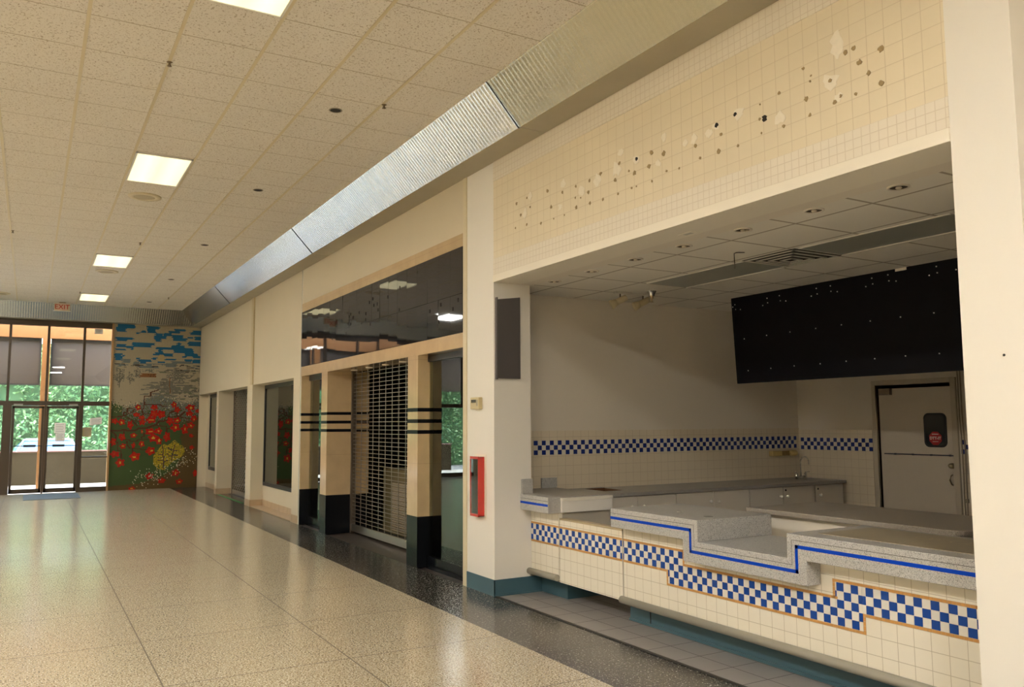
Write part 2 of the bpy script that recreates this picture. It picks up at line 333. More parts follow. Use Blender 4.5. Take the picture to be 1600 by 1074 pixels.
struct('door_knob', mb, mat('dull_brass', (0.45, 0.36, 0.22), 0.3, 0.9), d1)
mb = MB().tube([(XB+0.004, 5.442, 1.045), (XB-0.02, 5.444, 1.035), (XB-0.035, 5.452, 0.99), (XB-0.02, 5.444, 0.945), (XB+0.004, 5.442, 0.935)], 0.007)
struct('door_handle', mb, mat('dull_brass', (0, 0, 0)), d1)
# two conduits beside the staff door
for i, yy in enumerate((5.315, 5.285)):
    mb = MB().tube([(XB-0.018, yy, ZK), (XB-0.018, yy, 1.7), (XB-0.018, yy-0.012, 1.3), (XB-0.018, yy, 0.3)], 0.007, 8)
    if i: mb.box(XB-0.03, XB-0.008, yy-0.02, yy+0.012, 0.76, 0.80)
    solo('conduit', mb, mat('conduit_paint', (0.40, 0.33, 0.24), 0.5), 'thin painted cable conduit right beside the staff door frame' if i == 0 else 'thin cable with small black clip, farther from the staff door frame', 'conduit')

# ---- cream upper wall and marble shop opening, then the far cream shop
mb = MB(); mb.box(XS, XS+0.4, 7.655, 13.64, 3.625, 4.2)
struct('wall_right_upper', mb, CREAM)
mb = MB()
mb.box(XS, XS+0.30, 13.64, 23.2, 2.415, 4.2)                 # upper wall
mb.box(XS, XS+0.30, 13.64, 14.08, 0, 2.415)                  # near end
mb.box(XS, XS+0.38, 17.10, 17.55, 0, 2.415)                  # pier
mb.box(XS, XS+0.38, 20.55, 20.78, 0, 2.415)                  # pier
mb.box(4.115, 4.20, 14.08, 17.10, 0, 0.41); mb.box(4.09, 4.20, 20.78, 23.2, 0, 0.46)   # walls under the sills
mb.box(4.09, 4.20, 22.9, 23.2, 0.46, 2.415); mb.box(4.115, 4.2, 14.08, 14.9, .41, 2.415)
struct('wall_right_far', mb, CREAM)
struct('trim_6', box(XS-0.03, XS+0.01, 17.03, 17.20, 2.43, 4.2), mat('beige_strip', (0.56, 0.46, 0.28), 0.45), bevel=0.003)
struct('trim_7', box(XS-0.006, XS+0.05, 13.615, 13.66, 0, 4.2), mat('pale_corner_bead', (0.80, 0.76, 0.66), 0.25, 0.3))
BT = tile('tan_base_tile', (0.50, 0.36, 0.22), (0.34, 0.24, 0.14), [(1, 0.30, 14.0, 0.006), (0, 0.3, XS, 0.004)], rough=0.3, var=0.12, scale=8, bump=0.4)
mb = MB()
mb.box(XS-0.008, XS, 13.66, 14.08, 0, 0.13); mb.box(4.107, 4.115, 14.08, 17.09, 0, 0.13); mb.box(XS-0.008, 4.115, 17.092, 17.10, 0, 0.13)
mb.box(XS-0.008, XS, 17.092, 17.55, 0, 0.13); mb.box(XS-0.008, 4.20, 20.542, 20.55, 0, 0.13); mb.box(XS-0.008, XS, 20.542, 20.78, 0, 0.13); mb.box(4.082, 4.09, 20.78, 23.19, 0, 0.13)
mb.box(XS, 4.107, 14.08, 17.09, 0.0, 0.012)
struct('baseboard_right_far', mb, BT)
struct('wall_return_far', box(XS, 4.3, 23.2, 23.4, 0, 4.2), CREAM)
SHOPGLASS = glass('shop_glass', (0.88, 0.92, 0.76), 1.9)
def window(name, x, y0, y1, z0, z1, fw=0.06, frame=BLACKM, gl=SHOPGLASS, mull=()):
    mb = MB(); mb.box(x-0.02, x+0.03, y0, y1, z0, z0+fw); mb.box(x-0.02, x+0.03, y0, y1, z1-fw, z1); mb.box(x-0.02, x+0.03, y0, y0+fw*.6, z0, z1); mb.box(x-0.02, x+0.03, y1-fw*.6, y1, z0, z1)
    f = struct(name, mb, frame)
    struct('glass_pane', box(x-0.003, x+0.003, y0+fw*.6, y1-fw*.6, z0+fw, z1-fw), gl, f)
    return f
window('window_1', 4.13, 14.9, 17.10, 0.41, 2.415, 0.07)
window('window_2', 4.11, 20.78, 22.9, 0.46, 2.415, 0.09)
# dark shop rooms behind glass and grilles
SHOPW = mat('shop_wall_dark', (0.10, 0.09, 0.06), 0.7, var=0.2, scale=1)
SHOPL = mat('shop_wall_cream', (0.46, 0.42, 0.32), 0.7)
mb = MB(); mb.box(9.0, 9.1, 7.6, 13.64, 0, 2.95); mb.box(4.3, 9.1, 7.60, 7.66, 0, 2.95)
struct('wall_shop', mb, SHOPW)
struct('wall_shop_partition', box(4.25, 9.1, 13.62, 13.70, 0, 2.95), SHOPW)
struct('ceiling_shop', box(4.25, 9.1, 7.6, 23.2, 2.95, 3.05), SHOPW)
mb = MB(); mb.box(6.0, 6.1, 13.7, 23.2, 0, 2.95)
struct('wall_shop_far', mb, SHOPL)
struct('floor_shop_far', box(4.12, 6.1, 13.70, 23.2, -0.2, -0.002), mat('dark_slate_floor', (0, 0, 0)))
struct('wall_shop_end', box(4.2, 6.1, 23.2, 23.3, 0, 2.95), SHOPL)
# ================================================================== marble shop front
MARBLE = mat('tan_marble', (0.56, 0.41, 0.24), 0.16, var=0.22, scale=7, coat=0.3)
MARBLEP = tile('tan_marble_slabs', (0.58, 0.43, 0.25), (0.36, 0.25, 0.14), [(1, 0.62, 7.66, 0.004), (2, 0.60, 0.57, 0.003)], rough=0.14, var=0.16, scale=5, bump=0.1, coat=0.3)
BGRAN = mat('black_granite', (0.006, 0.007, 0.009), 0.16, spec=0.2)
BINL = mat('black_inlay', (0.006, 0.006, 0.008), 0.3, spec=0.12)
sf = thing('marble_storefront', 'tan marble shop front with black granite base and three black stripes, around the closed grille', 'storefront', (XS, 10.6, 0))
part('upper_band', box(XS-0.006, XS+0.3, 7.655, 13.615, 3.485, 3.622), MARBLEP, sf)
part('lintel', box(XS-0.006, XS+0.42, 7.655, 13.615, 2.415, 2.57), MARBLEP, sf)
part('backing', box(XS+0.02, XS+0.3, 7.655, 13.615, 2.57, 3.485), DARK, sf)
for nm, x1, y0, y1 in (('pier', 4.60, 8.83, 9.13), ('pier', 4.53, 12.21, 12.50), ('jamb', 4.60, 13.585, 13.617)):
    pr = part(nm, box(XS, x1, y0, y1, 0.57, 2.415), MARBLEP, sf)
    part('granite_base', box(XS-0.002, x1, y0-0.002, y1, 0, 0.57), BGRAN, pr)
    for z in (1.51, 1.635, 1.765):
        part('stripe', box(XS-0.003, x1, y0-0.003, y1, z, z+0.043), BINL, pr)
# black glass sign fascia, two rows of glass strips that do not sit quite flat
mb = MB(); ncol = 20; wcol = (13.605-7.665)/ncol
for r, (z0, z1) in enumerate(((2.572, 2.985), (2.985, 3.483))):
    for k in range(ncol):
        y0 = 7.665+k*wcol; y1 = y0+wcol-0.003; ta = random.gauss(0, 0.0045); tb = random.gauss(0, 0.006)
        x = lambda a, b: XS-0.012+ta*a+tb*b
        zz0, zz1 = z0+0.0015, z1-0.0015
        mb.quad([(x(-.15, -.2), y0, zz0), (x(-.15, .2), y0, zz1), (x(.15, .2), y1, zz1), (x(.15, -.2), y1, zz0)])
mb.box(XS-0.004, XS+0.02, 7.665, 13.605, 2.572, 3.483)
gf = solo('glass_fascia', mb, mat('black_mirror_glass', (0.008, 0.009, 0.013), 0.03, spec=0.6), 'long black glass sign band reflecting ceiling lights above the marble shop front', 'sign panel')
def paint_specks():
    mb = MB()
    for k in range(26):
        y, z = random.choice([(8.05, 2.85), (9.9, 3.2), (10.6, 3.1), (11.3, 3.05)]); y += random.gauss(0, 0.35); z += random.gauss(0, 0.1)
        mb.box(XS-0.016, XS-0.010, y-0.008, y+0.008, z-0.02, z+0.02)
    return mb
part('glue_specks', paint_specks(), mat('speck_dark', (0.03, 0.02, 0.015), 0.9), gf)['kind'] = 'stuff'
# shop windows left and right of the grille
def shopwin(nm, x, y0, y1, label):
    t = thing(nm, label, 'shop window', (x, (y0+y1)/2, 0))
    part('top_rail', box(x-0.03, x+0.03, y0, y1, 2.345, 2.413), BLACKM, t)
    part('bottom_rail', box(x-0.04, x+0.03, y0, y1, -0.012, 0.13), BGRAN, t)
    part('glass_pane', box(x-0.004, x+0.004, y0, y1, 0.13, 2.345), SHOPGLASS, t)
    return t
shopwin('shop_window', 4.02, 7.66, 8.83, 'tall green-tinted shop window between marble pier and thermostat wall')
shopwin('shop_window', 4.02, 12.50, 13.585, 'narrow tall shop window at the far end of the marble shop front')
# rolling grilles
def grille(x, y0, y1, z0, z1, dz, dy, label, r=0.0055, tagged=False, brick=False):
    t = thing('rolling_grille', label, 'security grille', (x, (y0+y1)/2, 0), 'closed rolling grilles')
    mb = MB(); z = z0+0.10; row = 0
    while z < z1:
        mb.tube([(x, y0+0.03, z), (x, y1-0.03, z)], r, 6, cap=False)
        y = y0+0.05 + (dy/2 if brick and row % 2 else 0)
        while y < y1-0.05:
            mb.box(x-0.004, x+0.004, y-0.007 if not brick else y-0.045, y+0.007 if not brick else y+0.045, z, z+dz); y += dy
        z += dz; row += 1
    part('curtain', mb, ALU, t)
    part('bottom_bar', box(x-0.02, x+0.02, y0+0.02, y1-0.02, z0, z0+0.10), STEEL, t)
    for y in (y0, y1-0.04): part('guide', MB().box(x-0.03, x+0.03, y, y+0.04, 0, z1), mat('guide_bronze', (0.22, 0.18, 0.14), 0.4, 0.7), t)
    return t
g1 = grille(4.27, 9.13, 12.21, 0.03, 2.43, 0.0565, 0.24, 'closed silver rolling grille in the marble shop front, red tag on its bar')
tg = MB(); tg.prism([(9.93+0.05*math.cos(a*PI/4), 0.115+0.04*math.sin(a*PI/4)) for a in range(8)], 0, 4.235, 4.247)
lk = part('lock_tag', tg, RED, g1, label='crumpled red tag tied to the lock')
tb = MB().tube([(4.24, 10.05, 0.12), (4.235, 9.97, 0.15), (4.235, 9.88, 0.10), (4.24, 9.80, 0.13)], 0.010, 6)
part('lock_ribbon', tb, TRIMW, g1)
g2 = grille(4.24, 17.55, 20.55, 0.0, 2.42, 0.05, 0.20, 'closed rolling grille of the far cream shop, between two cream piers', 0.005, brick=True)
# threshold and little downlights above the grille
for k, y in enumerate((9.82, 10.42, 11.04, 11.67)):
    t = thing('grille_downlight', f'small pale downlight above the marble shop grille, {ORD[k]} counted from the thermostat side', 'downlight', (4.09, y, 2.415), 'downlights over the shop grille')
    part('trim_ring', MB().lathe([(0.05, 0), (0.05, -0.006), (0.035, -0.008), (0.033, 0)], (4.09, y, 2.415), 16), TRIMW, t)
    part('lamp', MB().lathe([(0.034, -0.001), (0.02, -0.010), (0, -0.012)], (4.09, y, 2.415), 12), mat('lamp_face', (0.8, 0.76, 0.66), 0.2), t)
# tan louvred unit and dark panel seen through the grille
t = thing('louvred_unit', 'tan louvred box standing behind the lower half of the marble shop grille', 'display unit', (5.0, 10.2, 0))
part('body', box(4.75, 5.3, 9.4, 12.15, 0.0, 0.95), mat('tan_board', (0.17, 0.135, 0.06), 0.5), t)
mb = MB()
for k in range(22): mb.box(4.715, 4.75, 10.1, 11.75, 0.06+k*0.032, 0.078+k*0.032)
part('louvres', mb, mat('pale_louvre', (0.45, 0.38, 0.27), 0.5), t)
t = thing('display_wall', 'tall black gridded display wall deep inside the marble shop', 'display wall', (6.7, 13.5, 0))
part('panel', box(4.62, 8.9, 13.48, 13.58, 0, 2.9), mat('black_panel', (0.010, 0.010, 0.012), 0.3), t)
mb = MB()
for k in range(15): mb.box(4.62+k*0.3, 4.65+k*0.3, 13.465, 13.48, 0, 2.9)
part('battens', mb, mat('dark_batten', (0.03, 0.026, 0.022), 0.4), t)

# ================================================================== ribbed metal bulkhead under the ceiling edge
def ribbed(name, axis, col, period=0.053):
    m, n, l, b = nt(name); b.inputs['Metallic'].default_value = 1.0; b.inputs['Roughness'].default_value = 0.30; b.inputs['Base Color'].default_value = (*col, 1)
    tc = n.new('ShaderNodeTexCoord'); sp = n.new('ShaderNodeSeparateXYZ'); l.new(tc.outputs['Object'], sp.inputs[0])
    mu = n.new('ShaderNodeMath'); mu.operation = 'MULTIPLY'; mu.inputs[1].default_value = 2*PI/period; l.new(sp.outputs[axis], mu.inputs[0])
    si = n.new('ShaderNodeMath'); si.operation = 'SINE'; l.new(mu.outputs[0], si.inputs[0])
    bp = n.new('ShaderNodeBump'); bp.inputs['Strength'].default_value = 0.22; bp.inputs['Distance'].default_value = 0.004; l.new(si.outputs[0], bp.inputs['Height']); l.new(bp.outputs['Normal'], b.inputs['Normal'])
    no = n.new('ShaderNodeTexNoise'); no.inputs['Scale'].default_value = 2.2; no.inputs['Detail'].default_value = 5; l.new(tc.outputs['Object'], no.inputs['Vector'])
    rr = n.new('ShaderNodeMapRange'); rr.inputs[3].default_value = 0.16; rr.inputs[4].default_value = 0.30; l.new(no.outputs['Fac'], rr.inputs[0]); l.new(rr.outputs[0], b.inputs['Roughness'])
    return m
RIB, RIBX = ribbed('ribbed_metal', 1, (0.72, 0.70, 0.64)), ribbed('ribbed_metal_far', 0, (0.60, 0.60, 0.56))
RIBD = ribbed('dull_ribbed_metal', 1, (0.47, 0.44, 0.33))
SOFM = mat('flat_soffit_metal', (0.42, 0.38, 0.28), 0.55, 0.3, var=0.10, scale=3)
XB0, XB1, ZB = 3.268, 3.59, 4.2
segs = [(-9.0, -0.15), (-0.14, 6.03), (6.04, 12.18), (12.19, 18.15), (18.16, None)]
SL = ['slanted ribbed metal bulkhead section behind the camera on the shop side', 'dull khaki ribbed metal bulkhead section above the tiled counter header',
      'bright silver ribbed bulkhead section running above the black glass sign', 'pale blue-white bulkhead section above the cream wall with beige strip', 'darkening bulkhead section that meets the far end corner']
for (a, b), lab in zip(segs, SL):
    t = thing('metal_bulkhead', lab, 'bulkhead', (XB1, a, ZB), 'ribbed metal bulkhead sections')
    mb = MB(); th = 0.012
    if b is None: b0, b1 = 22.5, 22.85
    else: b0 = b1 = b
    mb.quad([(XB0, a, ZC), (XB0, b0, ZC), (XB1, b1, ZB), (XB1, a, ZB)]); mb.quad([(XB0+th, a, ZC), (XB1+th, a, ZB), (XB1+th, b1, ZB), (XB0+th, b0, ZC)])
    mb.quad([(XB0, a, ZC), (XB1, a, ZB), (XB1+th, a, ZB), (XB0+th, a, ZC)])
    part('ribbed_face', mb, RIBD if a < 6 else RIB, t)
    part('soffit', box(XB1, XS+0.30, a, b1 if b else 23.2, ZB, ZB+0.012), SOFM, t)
    if a > 3: part('joint_cover', MB().prism([(XB0-0.004, ZC), (XB0+0.01, ZC), (XB1+0.008, ZB-0.003), (XB1-0.006, ZB-0.003)], 1, a+0.0005, a+0.012), mat('joint_dark', (0.05, 0.048, 0.042), 0.8, spec=0.1), t)
t = thing('metal_bulkhead', 'ribbed metal bulkhead across the far wall, above doors and mosaic', 'bulkhead', (0, 22.85, ZB), 'ribbed metal bulkhead sections')
mb = MB(); mb.quad([(-4.6, 22.5, ZC), (-4.6, 22.85, ZB), (XB1, 22.85, ZB), (XB0, 22.5, ZC)])
part('ribbed_face', mb, RIBX, t); part('soffit', box(-4.6, XB1, 22.85, 23.2, ZB, ZB+0.012), SOFM, t)

# ================================================================== ceiling fixtures
def diffuser_mat(name, strength, col=LAMP):
    m, n, l, b = nt(name); b.inputs['Base Color'].default_value = (0.8, 0.76, 0.6, 1); b.inputs['Roughness'].default_value = 0.4
    tc = n.new('ShaderNodeTexCoord'); sp = n.new('ShaderNodeSeparateXYZ'); l.new(tc.outputs['Object'], sp.inputs[0])
    ab = n.new('ShaderNodeMath'); ab.operation = 'ABSOLUTE'; l.new(sp.outputs[0], ab.inputs[0])                    # two tubes behind the lens
    su = n.new('ShaderNodeMath'); su.operation = 'SUBTRACT'; su.inputs[1].default_value = 0.14; l.new(ab.outputs[0], su.inputs[0])
    a2 = n.new('ShaderNodeMath'); a2.operation = 'ABSOLUTE'; l.new(su.outputs[0], a2.inputs[0])
    mr = n.new('ShaderNodeMapRange'); mr.inputs[2].default_value = 0.14; mr.inputs[3].default_value = 1.2*strength; mr.inputs[4].default_value = 0.85*strength; l.new(a2.outputs[0], mr.inputs[0])
    b.inputs['Emission Color'].default_value = (*col, 1); l.new(mr.outputs[0], b.inputs['Emission Strength'])
    return m
DV, DR = diffuser_mat('lamp_lens', L_VIEW, (1.0, 0.88, 0.50)), diffuser_mat('lamp_lens_bright', L_ROW)
LFR = mat('fixture_frame', (0.80, 0.78, 0.72), 0.4)
def panel(x0, y0, label, lens, group):
    cx, cy = x0+0.305, y0+0.61
    t = thing('ceiling_light', label, 'ceiling light', (cx, cy, ZC-0.012), group)
    mb = MB(); w, h = 0.289, 0.585
    for s in (-1, 1):
        mb.box(s*w, s*(w-0.018), -h, h, -0.004, 0.011); mb.box(-w, w, s*h, s*(h-0.018), -0.004, 0.011)
    f = mb.build('frame', LFR); f.parent = t
    q = MB().box(-w+0.018, w-0.018, -h+0.018, h-0.018, 0.0, 0.010).build('diffuser', lens); q.parent = t
    return t
G1, G2 = 'lit ceiling panels over the hall', 'ceiling panels of the second row'
for y, lab in ((4.563, 'lit ceiling panel nearest the camera, cut by the top edge of the photo'), (9.459, 'lit ceiling panel with a round speaker just beyond, second nearest'),
               (15.579, 'lit ceiling panel third along the hall, small and bright'), (20.475, 'farthest lit ceiling panel, close to the EXIT sign')):
    panel(0.850, y, lab, DV, G1)
for y, lab in ((-1.557, 'added unseen ceiling panel just behind the camera in the shop-side row'), (-6.45, 'added unseen ceiling panel far behind the camera in the shop-side row')):
    panel(0.850, y, lab, DR, G1)  # two unseen panels added behind the camera to brighten the hall
for k, y in enumerate((-5.2, -0.333, 4.563, 9.459, 14.355)):
    panel(-2.195, y, 'ceiling panel of the second row, outside the left edge of the photo', DR, G2)
panel(-2.195, 19.25, 'ceiling panel of the second row mirrored at the right end of the black glass sign', DR, G2)
# round speakers, empty lamp holes, sprinklers
for (x, y), lab in zip(((1.155, 11.36), (1.155, 17.36), (-0.68, 21.36)), ('round ceiling speaker just beyond the second lit panel', 'round ceiling speaker just beyond the third lit panel', 'round ceiling speaker at the left edge near the EXIT sign')):
    t = thing('ceiling_speaker', lab, 'speaker', (x, y, ZC), 'round ceiling speakers')
    part('rim', MB().lathe([(0.20, 0), (0.20, -0.012), (0.13, -0.016), (0.125, -0.008)], (x, y, ZC), 28), mat('speaker_rim', (0.66, 0.57, 0.38), 0.5), t)
    part('grille', MB().lathe([(0.126, -0.009), (0.09, -0.014), (0, -0.016)], (x, y, ZC), 28), mat('speaker_grille', (0.46, 0.38, 0.24), 0.6, bump=0.8, bscale=300), t)
for k, y in enumerate((7.31, 10.36, 14.03, 17.74, 21.28)):
    t = thing('lamp_hole', f'black round hole in a ceiling tile near the bulkhead, {ORD[k]} from the camera', 'ceiling hole', (2.35, y, ZC), 'empty lamp holes in the ceiling')
    part('hole', MB().lathe([(0.05, -0.002), (0, -0.002)], (2.35, y, ZC), 20), DARK, t)
    part('rim', MB().lathe([(0.062, 0), (0.062, -0.004), (0.05, -0.005), (0.05, 0)], (2.35, y, ZC), 20), mat('hole_rim', (0.30, 0.25, 0.18), 0.5), t)
SP = mat('sprinkler_brass', (0.22, 0.16, 0.09), 0.35, 0.8)
for (x, y), lab in zip(((0.853, 6.95), (2.69, 6.95), (-0.34, 14.32), (1.415, 14.32), (0.84, 20.33), (2.65, 20.31)),
        ('dark sprinkler head on the ceiling tee before the second lit panel', 'dark sprinkler head closest to the silver bulkhead section', 'small sprinkler head near the left edge of the photo', 'sprinkler head just in front of the third lit panel', 'tiny sprinkler head at the corner of the farthest lit panel', 'tiny far sprinkler head nearest the mosaic end of the bulkhead')):
    t = thing('sprinkler', lab, 'sprinkler', (x, y, ZC), 'ceiling sprinklers')
    part('body', MB().lathe([(0.024, -0.006), (0.020, -0.010), (0.008, -0.012), (0.008, -0.028), (0, -0.03)], (x, y, ZC), 12), SP, t)
    part('deflector', MB().lathe([(0, -0.042), (0.018, -0.041), (0.018, -0.038), (0, -0.038)], (x, y, ZC), 10), SP, t)
    part('frame_arms', MB().tube([(x-0.008, y, ZC-0.024), (x-0.011, y, ZC-0.033), (x, y, ZC-0.041), (x+0.011, y, ZC-0.033), (x+0.008, y, ZC-0.024)], 0.003, 5), SP, t)
# EXIT sign
t = thing('exit_sign', 'small EXIT sign with red letters hanging from the ceiling before the far doors', 'exit sign', (0.55, 22.3, ZC))
ez = 4.43
part('housing', box(0.39, 0.725, 22.27, 22.33, ez-0.085, ez+0.085), mat('sign_beige', (0.62, 0.54, 0.36), 0.4), t, bevel=0.005)
part('edge_trim', MB().box(0.38, 0.735, 22.265, 22.335, ez-0.095, ez-0.085).box(0.38, 0.735, 22.265, 22.335, ez+0.085, ez+0.093), mat('sign_white', (0.85, 0.82, 0.74), 0.4), t)
part('mount', box(0.49, 0.63, 22.275, 22.325, ez+0.09, ZC), mat('sign_mount', (0.35, 0.27, 0.15), 0.5), t)
part('painted_letter_glow', box(0.447, 0.668, 22.268, 22.271, ez-0.075, ez+0.075), mat('sign_glow_paint', (0.70, 0.50, 0.38), 0.4), t)  # pinkish glow behind the letters is put into the plate colour
text_mesh('lettering', 'EXIT', 0.155, mat('exit_red', (0.50, 0.01, 0.01), 0.4, spec=0.2), t, (0.557, 22.266, ez), (1, 0, 0), (0, 0, 1), 0.002, 0.0)
# ================================================================== serving counter
TS = [(1, 0.102, 5.003, 0.0035), (2, 0.102, 0.387, 0.0035)]
CT = tile('counter_tile', (0.86, 0.80, 0.67), (0.56, 0.49, 0.37), TS, rough=0.28, var=0.03, scale=3, bump=0.5)
CW = mat('check_white', (0.84, 0.80, 0.72), 0.22); CB = mat('check_blue', (0.012, 0.068, 0.33), 0.25, spec=0.25); CO = mat('ochre_mosaic', (0.66, 0.34, 0.10), 0.35, var=0.12, scale=40); CG = mat('grout', (0.62, 0.52, 0.38), 0.8)
PANEL_MATS = [CT, CW, CB, CO, CG]
def solid_surface(name, col):
    m, n, l, b = nt(name); b.inputs['Roughness'].default_value = 0.32
    tc = n.new('ShaderNodeTexCoord'); cur = None
    b.inputs['Base Color'].default_value = (*col, 1); prev = None
    for scol, thr, sc in ((tuple(c*0.55 for c in col), 0.56, 260), (tuple(min(1, c*1.35) for c in col), 0.58, 330), (tuple(c*0.35 for c in col), 0.64, 200)):
        vo = n.new('ShaderNodeTexNoise'); vo.inputs['Scale'].default_value = sc; vo.inputs['Detail'].default_value = 0.5; l.new(tc.outputs['Object'], vo.inputs['Vector'])
        rp = n.new('ShaderNodeMapRange'); rp.inputs[1].default_value = thr; rp.inputs[2].default_value = thr+0.06; l.new(vo.outputs['Fac'], rp.inputs[0])
        ms = n.new('ShaderNodeMix'); ms.data_type = 'RGBA'; ms.inputs[7].default_value = (*scol, 1); l.new(rp.outputs[0], ms.inputs[0])
        if prev is None: ms.inputs[6].default_value = (*col, 1)
        else: l.new(prev, ms.inputs[6])
        prev = ms.outputs[2]
    l.new(prev, b.inputs['Base Color'])
    return m
GREY = solid_surface('grey_solid_surface', (0.50, 0.49, 0.47))
BLUE = mat('blue_inlay', (0.0, 0.055, 0.52), 0.4, spec=0.15)
GROOVE = mat('groove_dark', (0.14, 0.13, 0.12), 0.7)
BUMPER = mat('bumper_grey', (0.33, 0.31, 0.25), 0.45)
A_LO, A_HI, B_LO, B_HI, PCH, OCH = 0.507, 0.660, 0.405, 0.558, 0.051, 0.018
YSTEP_LO, YSTEP_HI, YSTEP4_LO, YSTEP4_HI = 5.003, 4.835, 3.283, 3.472
def rows_at(y):
    """(bottom row, top row) index of the check band at y; row 0 starts at B_LO"""
    lo = 0 if YSTEP4_LO < y < YSTEP_LO else 2
    hi = 3 if YSTEP4_HI < y < YSTEP_HI else 5
    return lo, hi
def tile_panel(y0, y1, z0, z1, x0=XT, thick=0.04):
    mb = MB(); mb.box(x0, x0+thick, y0, y1, z0, z1, 0)
    k0 = math.floor((4.783-y1)/0.0508); k1 = math.ceil((4.783-y0)/0.0508)
    for k in range(k0, k1+1):
        a, b = 4.783-(k+1)*0.0508, 4.783-k*0.0508
        ya, yb = max(a, y0), min(b, y1)
        if yb-ya < 0.004: continue
        cuts = [ya] + sorted(s for s in (YSTEP_LO, YSTEP_HI, YSTEP4_LO, YSTEP4_HI) if ya < s < yb) + [yb]
        for ca, cb in zip(cuts[:-1], cuts[1:]):             # a column of checks is cut where the band steps
            if cb-ca < 0.004: continue
            lo, hi = rows_at((ca+cb)/2)
            for r in range(lo, hi):
                z = B_LO+r*PCH
                mb.box(x0-0.0025, x0, ca+0.001, cb-0.001, z+0.001, z+PCH-0.001, 2 if (k+r) % 2 == 0 else 1)
    def strip(ya, yb, za, zb):
        ya, yb = max(ya, y0), min(yb, y1)
        if yb-ya < 0.01: return
        mb.box(x0-0.001, x0, ya, yb, za, zb, 4)
        n = max(1, round((yb-ya)/0.0254)); w = (yb-ya)/n; nz = max(1, round((zb-za)/0.0254)); h = (zb-za)/nz
        for i in range(n):
            for j in range(nz): mb.box(x0-0.003, x0-0.001, ya+i*w+0.0012, ya+(i+1)*w-0.0012, za+j*h+0.0012, za+(j+1)*h-0.0012, 3)
    strip(YSTEP_HI, 9, A_HI, A_HI+OCH); strip(YSTEP4_HI-OCH, YSTEP_HI, B_HI, B_HI+OCH); strip(0, YSTEP4_HI, A_HI, A_HI+OCH)
    strip(YSTEP_LO, 9, A_LO-OCH, A_LO); strip(YSTEP4_LO, YSTEP_LO, B_LO-OCH, B_LO); strip(0, YSTEP4_LO, A_LO-OCH, A_LO)
    strip(YSTEP_LO-0.001, YSTEP_LO+OCH, B_LO-OCH, A_LO-OCH); strip(YSTEP4_LO-OCH, YSTEP4_LO, B_LO-OCH, A_LO-OCH)
    strip(YSTEP4_HI-0.001, YSTEP4_HI+OCH, B_HI, A_HI+OCH); strip(YSTEP_HI-OCH, YSTEP_HI, B_HI+OCH, A_HI+OCH)
    return mb
Y2 = 1.25                                            # counter runs on behind the big pillar
sc_ = thing('serving_counter', 'long stepped serving counter with grey tops, blue line and blue and white check tiles', 'counter', (XT, 3.6, 0))
tf = tile_panel(3.60, 4.67, 0.172, 0.728); t2 = tile_panel(4.67, 5.555, 0.172, 0.777); t3 = tile_panel(Y2, 3.60, 0.172, 0.777)
for q in (t2, t3):
    o_ = len(tf.v); tf.v += q.v; tf.f += [tuple(i+o_ for i in f) for f in q.f]; tf.m += q.m; tf.sm += q.sm
part('tiled_front', tf, PANEL_MATS, sc_)
mb = MB(); mb.box(XT+0.041, 4.86, Y2, 5.54, 0.172, 0.62); mb.box(4.82, 4.86, 4.61, 5.54, 0.62, 0.777); mb.box(4.82, 4.86, Y2, 3.59, 0.62, 0.777); mb.box(XT+0.041, 4.81, 5.50, 5.54, 0.62, 0.777)
part('body', mb, mat('counter_body', (0.60, 0.55, 0.46), 0.5), sc_)
part('toe_kick', MB().box(4.385, 4.45, Y2, 5.62, 0, 0.172).box(4.372, 4.385, Y2, 5.62, 0, 0.02), TEAL, sc_)
part('toe_seam', box(4.381, 4.386, 5.355, 5.363, 0, 0.17), DARK, sc_)
# fascia: stepped profile in y,z
prof = [(5.562, 0.93), (4.537, 0.93), (4.537, 0.778), (3.727, 0.778), (3.727, 0.93), (Y2, 0.93), (Y2, 0.777), (3.578, 0.777), (3.578, 0.626), (4.693, 0.626), (4.693, 0.780), (5.562, 0.780)]
tops = part('countertop', MB().prism(prof, 0, XC, XT+0.004), GREY, sc_, 0.004)
mb = MB(); mb.box(XT+0.0045, 4.90, 4.5372, 5.5615, 0.7775, 0.9298); mb.box(XT+0.0045, 4.90, Y2, 3.7268, 0.7775, 0.9298); mb.box(XT+0.0415, 4.88, 3.6, 4.60, 0.64, 0.7773); mb.box(XT+0.0045, XT+0.0412, 3.6, 4.60, 0.73, 0.7773)
part('top_slab', mb, GREY, sc_, 0.003)
def ribbon(zt, wid, off, mb, x):
    """line that follows the fascia's stepped top edge, off below it"""
    a = [(5.5625, 0.93), (4.537, 0.93), (4.537, 0.778), (3.727, 0.778), (3.727, 0.93), (Y2, 0.93)]
    o, p = off, off+wid
    mb.box(x, XC, 4.537+o, 5.5625, 0.93-p, 0.93-o); mb.box(x, XC, 4.537+o, 4.537+p, 0.778-p, 0.93-o)
    mb.box(x, XC, 3.727-p, 4.537+p, 0.778-p, 0.778-o); mb.box(x, XC, 3.727-p, 3.727-o, 0.778-p, 0.93-o); mb.box(x, XC, Y2, 3.727-o, 0.93-p, 0.93-o)
    return mb
part('blue_line', ribbon(0, 0.022, 0.064, MB(), XC-0.0012), BLUE, sc_)
part('groove', ribbon(0, 0.0035, 0.036, MB(), XC-0.0006), GROOVE, sc_)
part('bumper_rail', MB().tube([(4.245, 5.555, 0.19), (4.245, Y2, 0.183)], 0.030, 16), BUMPER, sc_)
